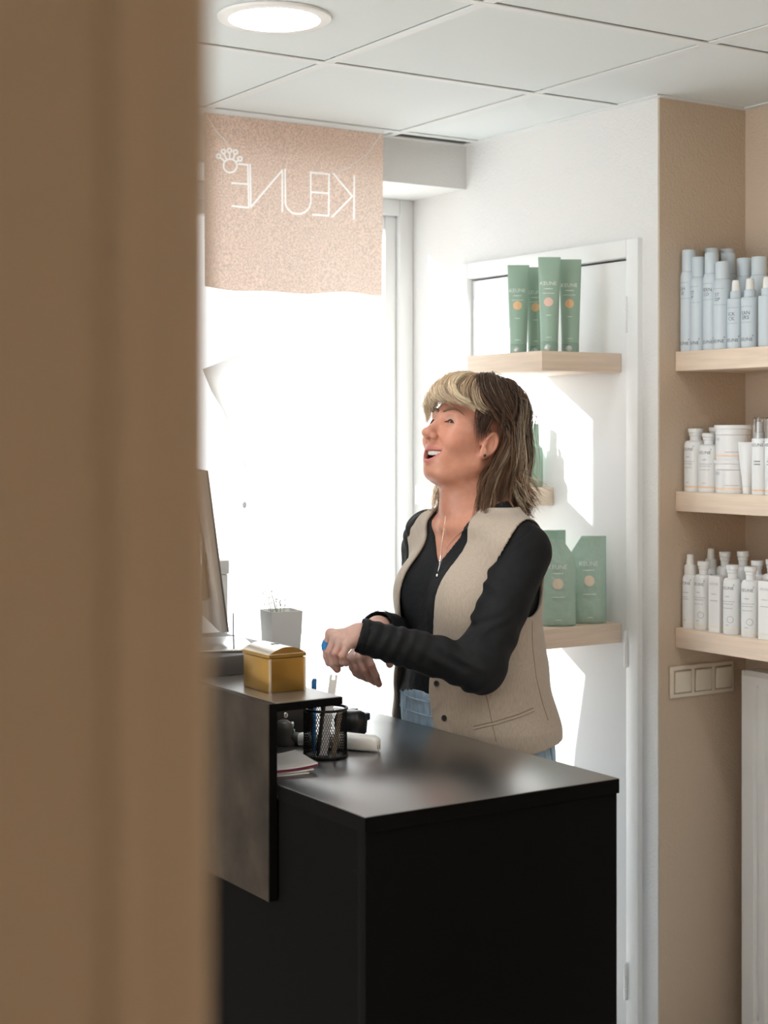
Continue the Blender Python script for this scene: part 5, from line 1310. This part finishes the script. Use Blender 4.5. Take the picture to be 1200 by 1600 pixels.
for i in range(150):     # choppy crown layers
    az = rng.uniform(45, 300); el0 = rng.uniform(50, 90); ln_ = rng.uniform(35, 75); off = rng.uniform(0.010, 0.026)+0.014*max(0, -math.cos(math.radians(az)))
    add_lock([scalp(az, el0, 0.003), scalp(az+4, el0-ln_*0.35, off), scalp(az+rng.uniform(-6, 12), el0-ln_*0.7, off+0.003), scalp(az+rng.uniform(-6, 18), el0-ln_, off+rng.uniform(-0.006, 0.006))], 15, HB*rng.choice([0.7, 1.0, 1.5]), HB*2.0 if rng.random() < 0.6 else HL, 0.0008, 0.006, 0.0030, 0.005)
# blonde fringe, parted at the crown, swept forward and down to both sides
FR = [[(0.020, -0.046, 1.664), (0.050, -0.058, 1.660), (0.066, -0.066, 1.640), (0.070, -0.071, 1.612), (0.068, -0.073, 1.588)],
      [(0.014, -0.028, 1.678), (0.056, -0.038, 1.676), (0.080, -0.047, 1.655), (0.086, -0.054, 1.634), (0.084, -0.060, 1.616)],
      [(0.008, -0.006, 1.688), (0.058, -0.008, 1.690), (0.088, -0.012, 1.670), (0.098, -0.010, 1.650), (0.094, 0.006, 1.636)],
      [(0.002, 0.010, 1.691), (0.054, 0.014, 1.696), (0.088, 0.018, 1.676), (0.098, 0.032, 1.654), (0.086, 0.052, 1.638)],
      [(-0.004, 0.022, 1.690), (0.044, 0.032, 1.695), (0.080, 0.044, 1.672), (0.082, 0.062, 1.646), (0.062, 0.080, 1.628)],
      [(-0.010, 0.032, 1.687), (0.032, 0.050, 1.688), (0.062, 0.066, 1.662), (0.062, 0.078, 1.633), (0.046, 0.086, 1.617)],
      [(-0.020, 0.040, 1.682), (0.012, 0.062, 1.680), (0.034, 0.082, 1.650), (0.026, 0.091, 1.620), (0.002, 0.096, 1.605)]]
for i in range(105):
    s_ = i/104 if i < 70 else rng.random(); G = lerp_guides(FR, s_).copy(); inn = rng.uniform(-0.006, 0.004); c_ = from_head(S_c)
    for k in range(1, len(G)): dv = G[k]-c_; G[k] = G[k]+dv/np.linalg.norm(dv)*inn
    dark = rng.random(); c0 = BD*(0.9 if dark < 0.4 else 1.4); c1 = BL*(1.0 if dark < 0.7 else 0.72)
    if s_ > 0.84: c1 = c1*0.8
    add_lock(G, 14, c0 if s_ > 0.72 else c0*0.35+BL*0.65, c1, 0.00070, 0.0030, 0.0030, 0.003)
for i in range(60):      # inner layer close to the forehead
    s_ = rng.random(); G = lerp_guides(FR, s_).copy(); inn = rng.uniform(-0.016, -0.006); c_ = from_head(S_c)
    for k in range(1, len(G)): dv = G[k]-c_; G[k] = G[k]+dv/np.linalg.norm(dv)*inn
    add_lock(G, 9, BD, BL*rng.choice([0.7, 1.0]), 0.00065, 0.003, 0.0030, 0.003)
# dark locks between fringe and crown on the near side, curling over
MD = [[(-0.012, 0.020, 1.690), (0.016, 0.052, 1.692), (0.034, 0.080, 1.660), (0.022, 0.092, 1.628), (0.000, 0.098, 1.600), (-0.022, 0.098, 1.572)],
      [(-0.030, 0.020, 1.690), (-0.012, 0.056, 1.690), (0.000, 0.085, 1.658), (-0.014, 0.096, 1.620), (-0.034, 0.099, 1.580), (-0.048, 0.096, 1.545)],
      [(-0.050, 0.020, 1.684), (-0.048, 0.058, 1.680), (-0.044, 0.086, 1.648), (-0.056, 0.095, 1.610), (-0.070, 0.094, 1.560), (-0.080, 0.090, 1.510)]]
for sgn, cnt in ((1, 90), (-1, 40)):
    for i in range(cnt):
        G = lerp_guides(MD, rng.random() if sgn > 0 else rng.uniform(0.6, 1)).copy(); G[:, 1] *= sgn; q = rng.random(); add_lock(G, 15, HB*rng.choice([0.7, 1.0, 1.5]), HB*1.6 if q < 0.55 else HL*0.9 if q < 0.85 else BL*0.7, 0.0008, 0.005, 0.0030, 0.005)
# dark side lock in front of the ear
SB = [[(0.036, 0.077, 1.632), (0.040, 0.080, 1.604), (0.038, 0.078, 1.576), (0.034, 0.076, 1.556)], [(0.002, 0.082, 1.632), (0.010, 0.084, 1.604), (0.018, 0.083, 1.582), (0.024, 0.079, 1.562)]]
for sgn in (1,):
    for i in range(40):
        G = lerp_guides(SB, rng.random()**1.6*-1+1).copy(); G[:, 1] *= sgn; G[-1, 2] += rng.normal(0.004, 0.012); G[1:, 0] += rng.normal(0, 0.004); add_lock(G, 6, HB*1.3, HB*2.4, 0.0005, 0.003, 0.0025, 0.002)
# locks tucked behind the ear, falling to the shoulder, some to the front
TB = [[(-0.014, 0.062, 1.668), (0.000, 0.088, 1.640), (-0.020, 0.096, 1.600), (-0.042, 0.096, 1.556), (-0.014, 0.089, 1.500), (0.022, 0.084, 1.440), (0.044, 0.086, 1.345)],
      [(-0.030, 0.060, 1.668), (-0.022, 0.088, 1.640), (-0.038, 0.097, 1.600), (-0.054, 0.097, 1.556), (-0.044, 0.092, 1.500), (-0.016, 0.088, 1.440), (0.012, 0.094, 1.338)],
      [(-0.045, 0.056, 1.666), (-0.044, 0.086, 1.636), (-0.058, 0.094, 1.596), (-0.072, 0.092, 1.548), (-0.076, 0.086, 1.495), (-0.066, 0.084, 1.436), (-0.042, 0.096, 1.336)],
      [(-0.066, 0.048, 1.660), (-0.072, 0.076, 1.628), (-0.086, 0.082, 1.588), (-0.098, 0.078, 1.540), (-0.104, 0.072, 1.490), (-0.104, 0.068, 1.430), (-0.096, 0.076, 1.336)]]
for sgn, cnt in ((1, 150), (-1, 60)):
    for i in range(cnt):
        G = lerp_guides(TB, rng.random()).copy(); G[:, 0] += 0.006; G[:, 1] *= sgn; up_ = abs(rng.normal(0, 0.022)); G[-1, 2] += up_; G[-2, 2] += up_*0.5; G[1:, 1] += sgn*rng.uniform(-0.012, 0.003)
        add_lock(G, 15, HB*rng.choice([0.6, 0.9, 1.5]), tip(), 0.0008, 0.007, 0.0028, 0.012)
# loose wisps, flicked ends, pale far-side hair beyond the neck
for i in range(90):
    G = long_guide(rng.uniform(100, 265), rng.uniform(30, 80), 1.370+rng.uniform(0, 0.06), rng.uniform(0.030, 0.055), rng.uniform(0.004, 0.020)); add_lock(G, 3, HB*1.5, BL*0.8, 0.0006, 0.012, 0.004, 0.014)
for i in range(40):
    G = long_guide(rng.uniform(245, 285), rng.uniform(20, 60), 1.385+rng.uniform(0, 0.03), rng.uniform(-0.01, 0.02), 0.002); G[-1] = np.array(G[-1])+np.array((0.060, -0.005, 0)); G[-2] = np.array(G[-2])+np.array((0.030, 0, 0)); add_lock(G, 6, BD, BL*1.15, 0.0006, 0.008, 0.005, 0.010)
for i in range(60):      # flyaways on top
    az = rng.uniform(60, 300); el0 = rng.uniform(60, 90); add_lock([scalp(az, el0, 0.004), scalp(az, el0-12, 0.028), scalp(az+10, el0-30, 0.034), scalp(az+18, el0-48, 0.026)], 1, HB*1.5, HL, 0.0005, 0.008, 0.004, 0.008)
SQ = np.array(strands); SC = np.array(scol); SR = np.array(srad); ns = len(SQ)
T = np.gradient(SQ, axis=1); T /= np.linalg.norm(T, axis=2, keepdims=True)+1e-9
ref = rng.normal(0, 1, (ns, 1, 3)); N1 = np.cross(T, np.broadcast_to(ref, T.shape)); N1 /= np.linalg.norm(N1, axis=2, keepdims=True)+1e-9; N2 = np.cross(T, N1)
ring = np.stack([SQ+(N1*math.cos(a)+N2*math.sin(a))*SR[:, :, None] for a in (0, 2.0944, 4.18879)], 2)     # strand, point, 3, xyz
V = ring.reshape(-1, 3); CC = np.repeat(SC[:, :, None, :], 3, 2).reshape(-1, 3)
base = (np.arange(ns)*NP*3)[:, None, None]+(np.arange(NP-1)*3)[None, :, None]+np.arange(3)[None, None, :]; nxt = (np.arange(NP-1)*3)[None, :, None]+((np.arange(3)+1) % 3)[None, None, :]+(np.arange(ns)*NP*3)[:, None, None]
F = np.stack([base, nxt, nxt+3, base+3], 3).reshape(-1, 4)
# cap under the strands
capv, capf = [], []; na, ne = 48, 16
for i in range(na):
    for j in range(ne+1):
        az = 360*i/na; a = math.radians(az); low = -18 if math.cos(a) < -0.4 else (48 if math.cos(a) > 0.12 else 48-(0.12-math.cos(a))/0.52*66)
        capv.append(scalp(az, low+(90-low)*j/ne, 0.004))
o_ = len(V)
for i in range(na):
    for j in range(ne): capf.append((o_+i*(ne+1)+j, o_+((i+1) % na)*(ne+1)+j, o_+((i+1) % na)*(ne+1)+j+1, o_+i*(ne+1)+j+1))
V = np.concatenate([V, np.array(capv)]); F = np.concatenate([F, np.array(capf)]); CC = np.concatenate([CC, np.tile(HB, (len(capv), 1))])
hair = np_mesh('hair', V, F, 'hair', person, CC); hair['kind'] = 'stuff'; hair['label'] = 'shoulder-length layered brown hair with a blonde fringe'
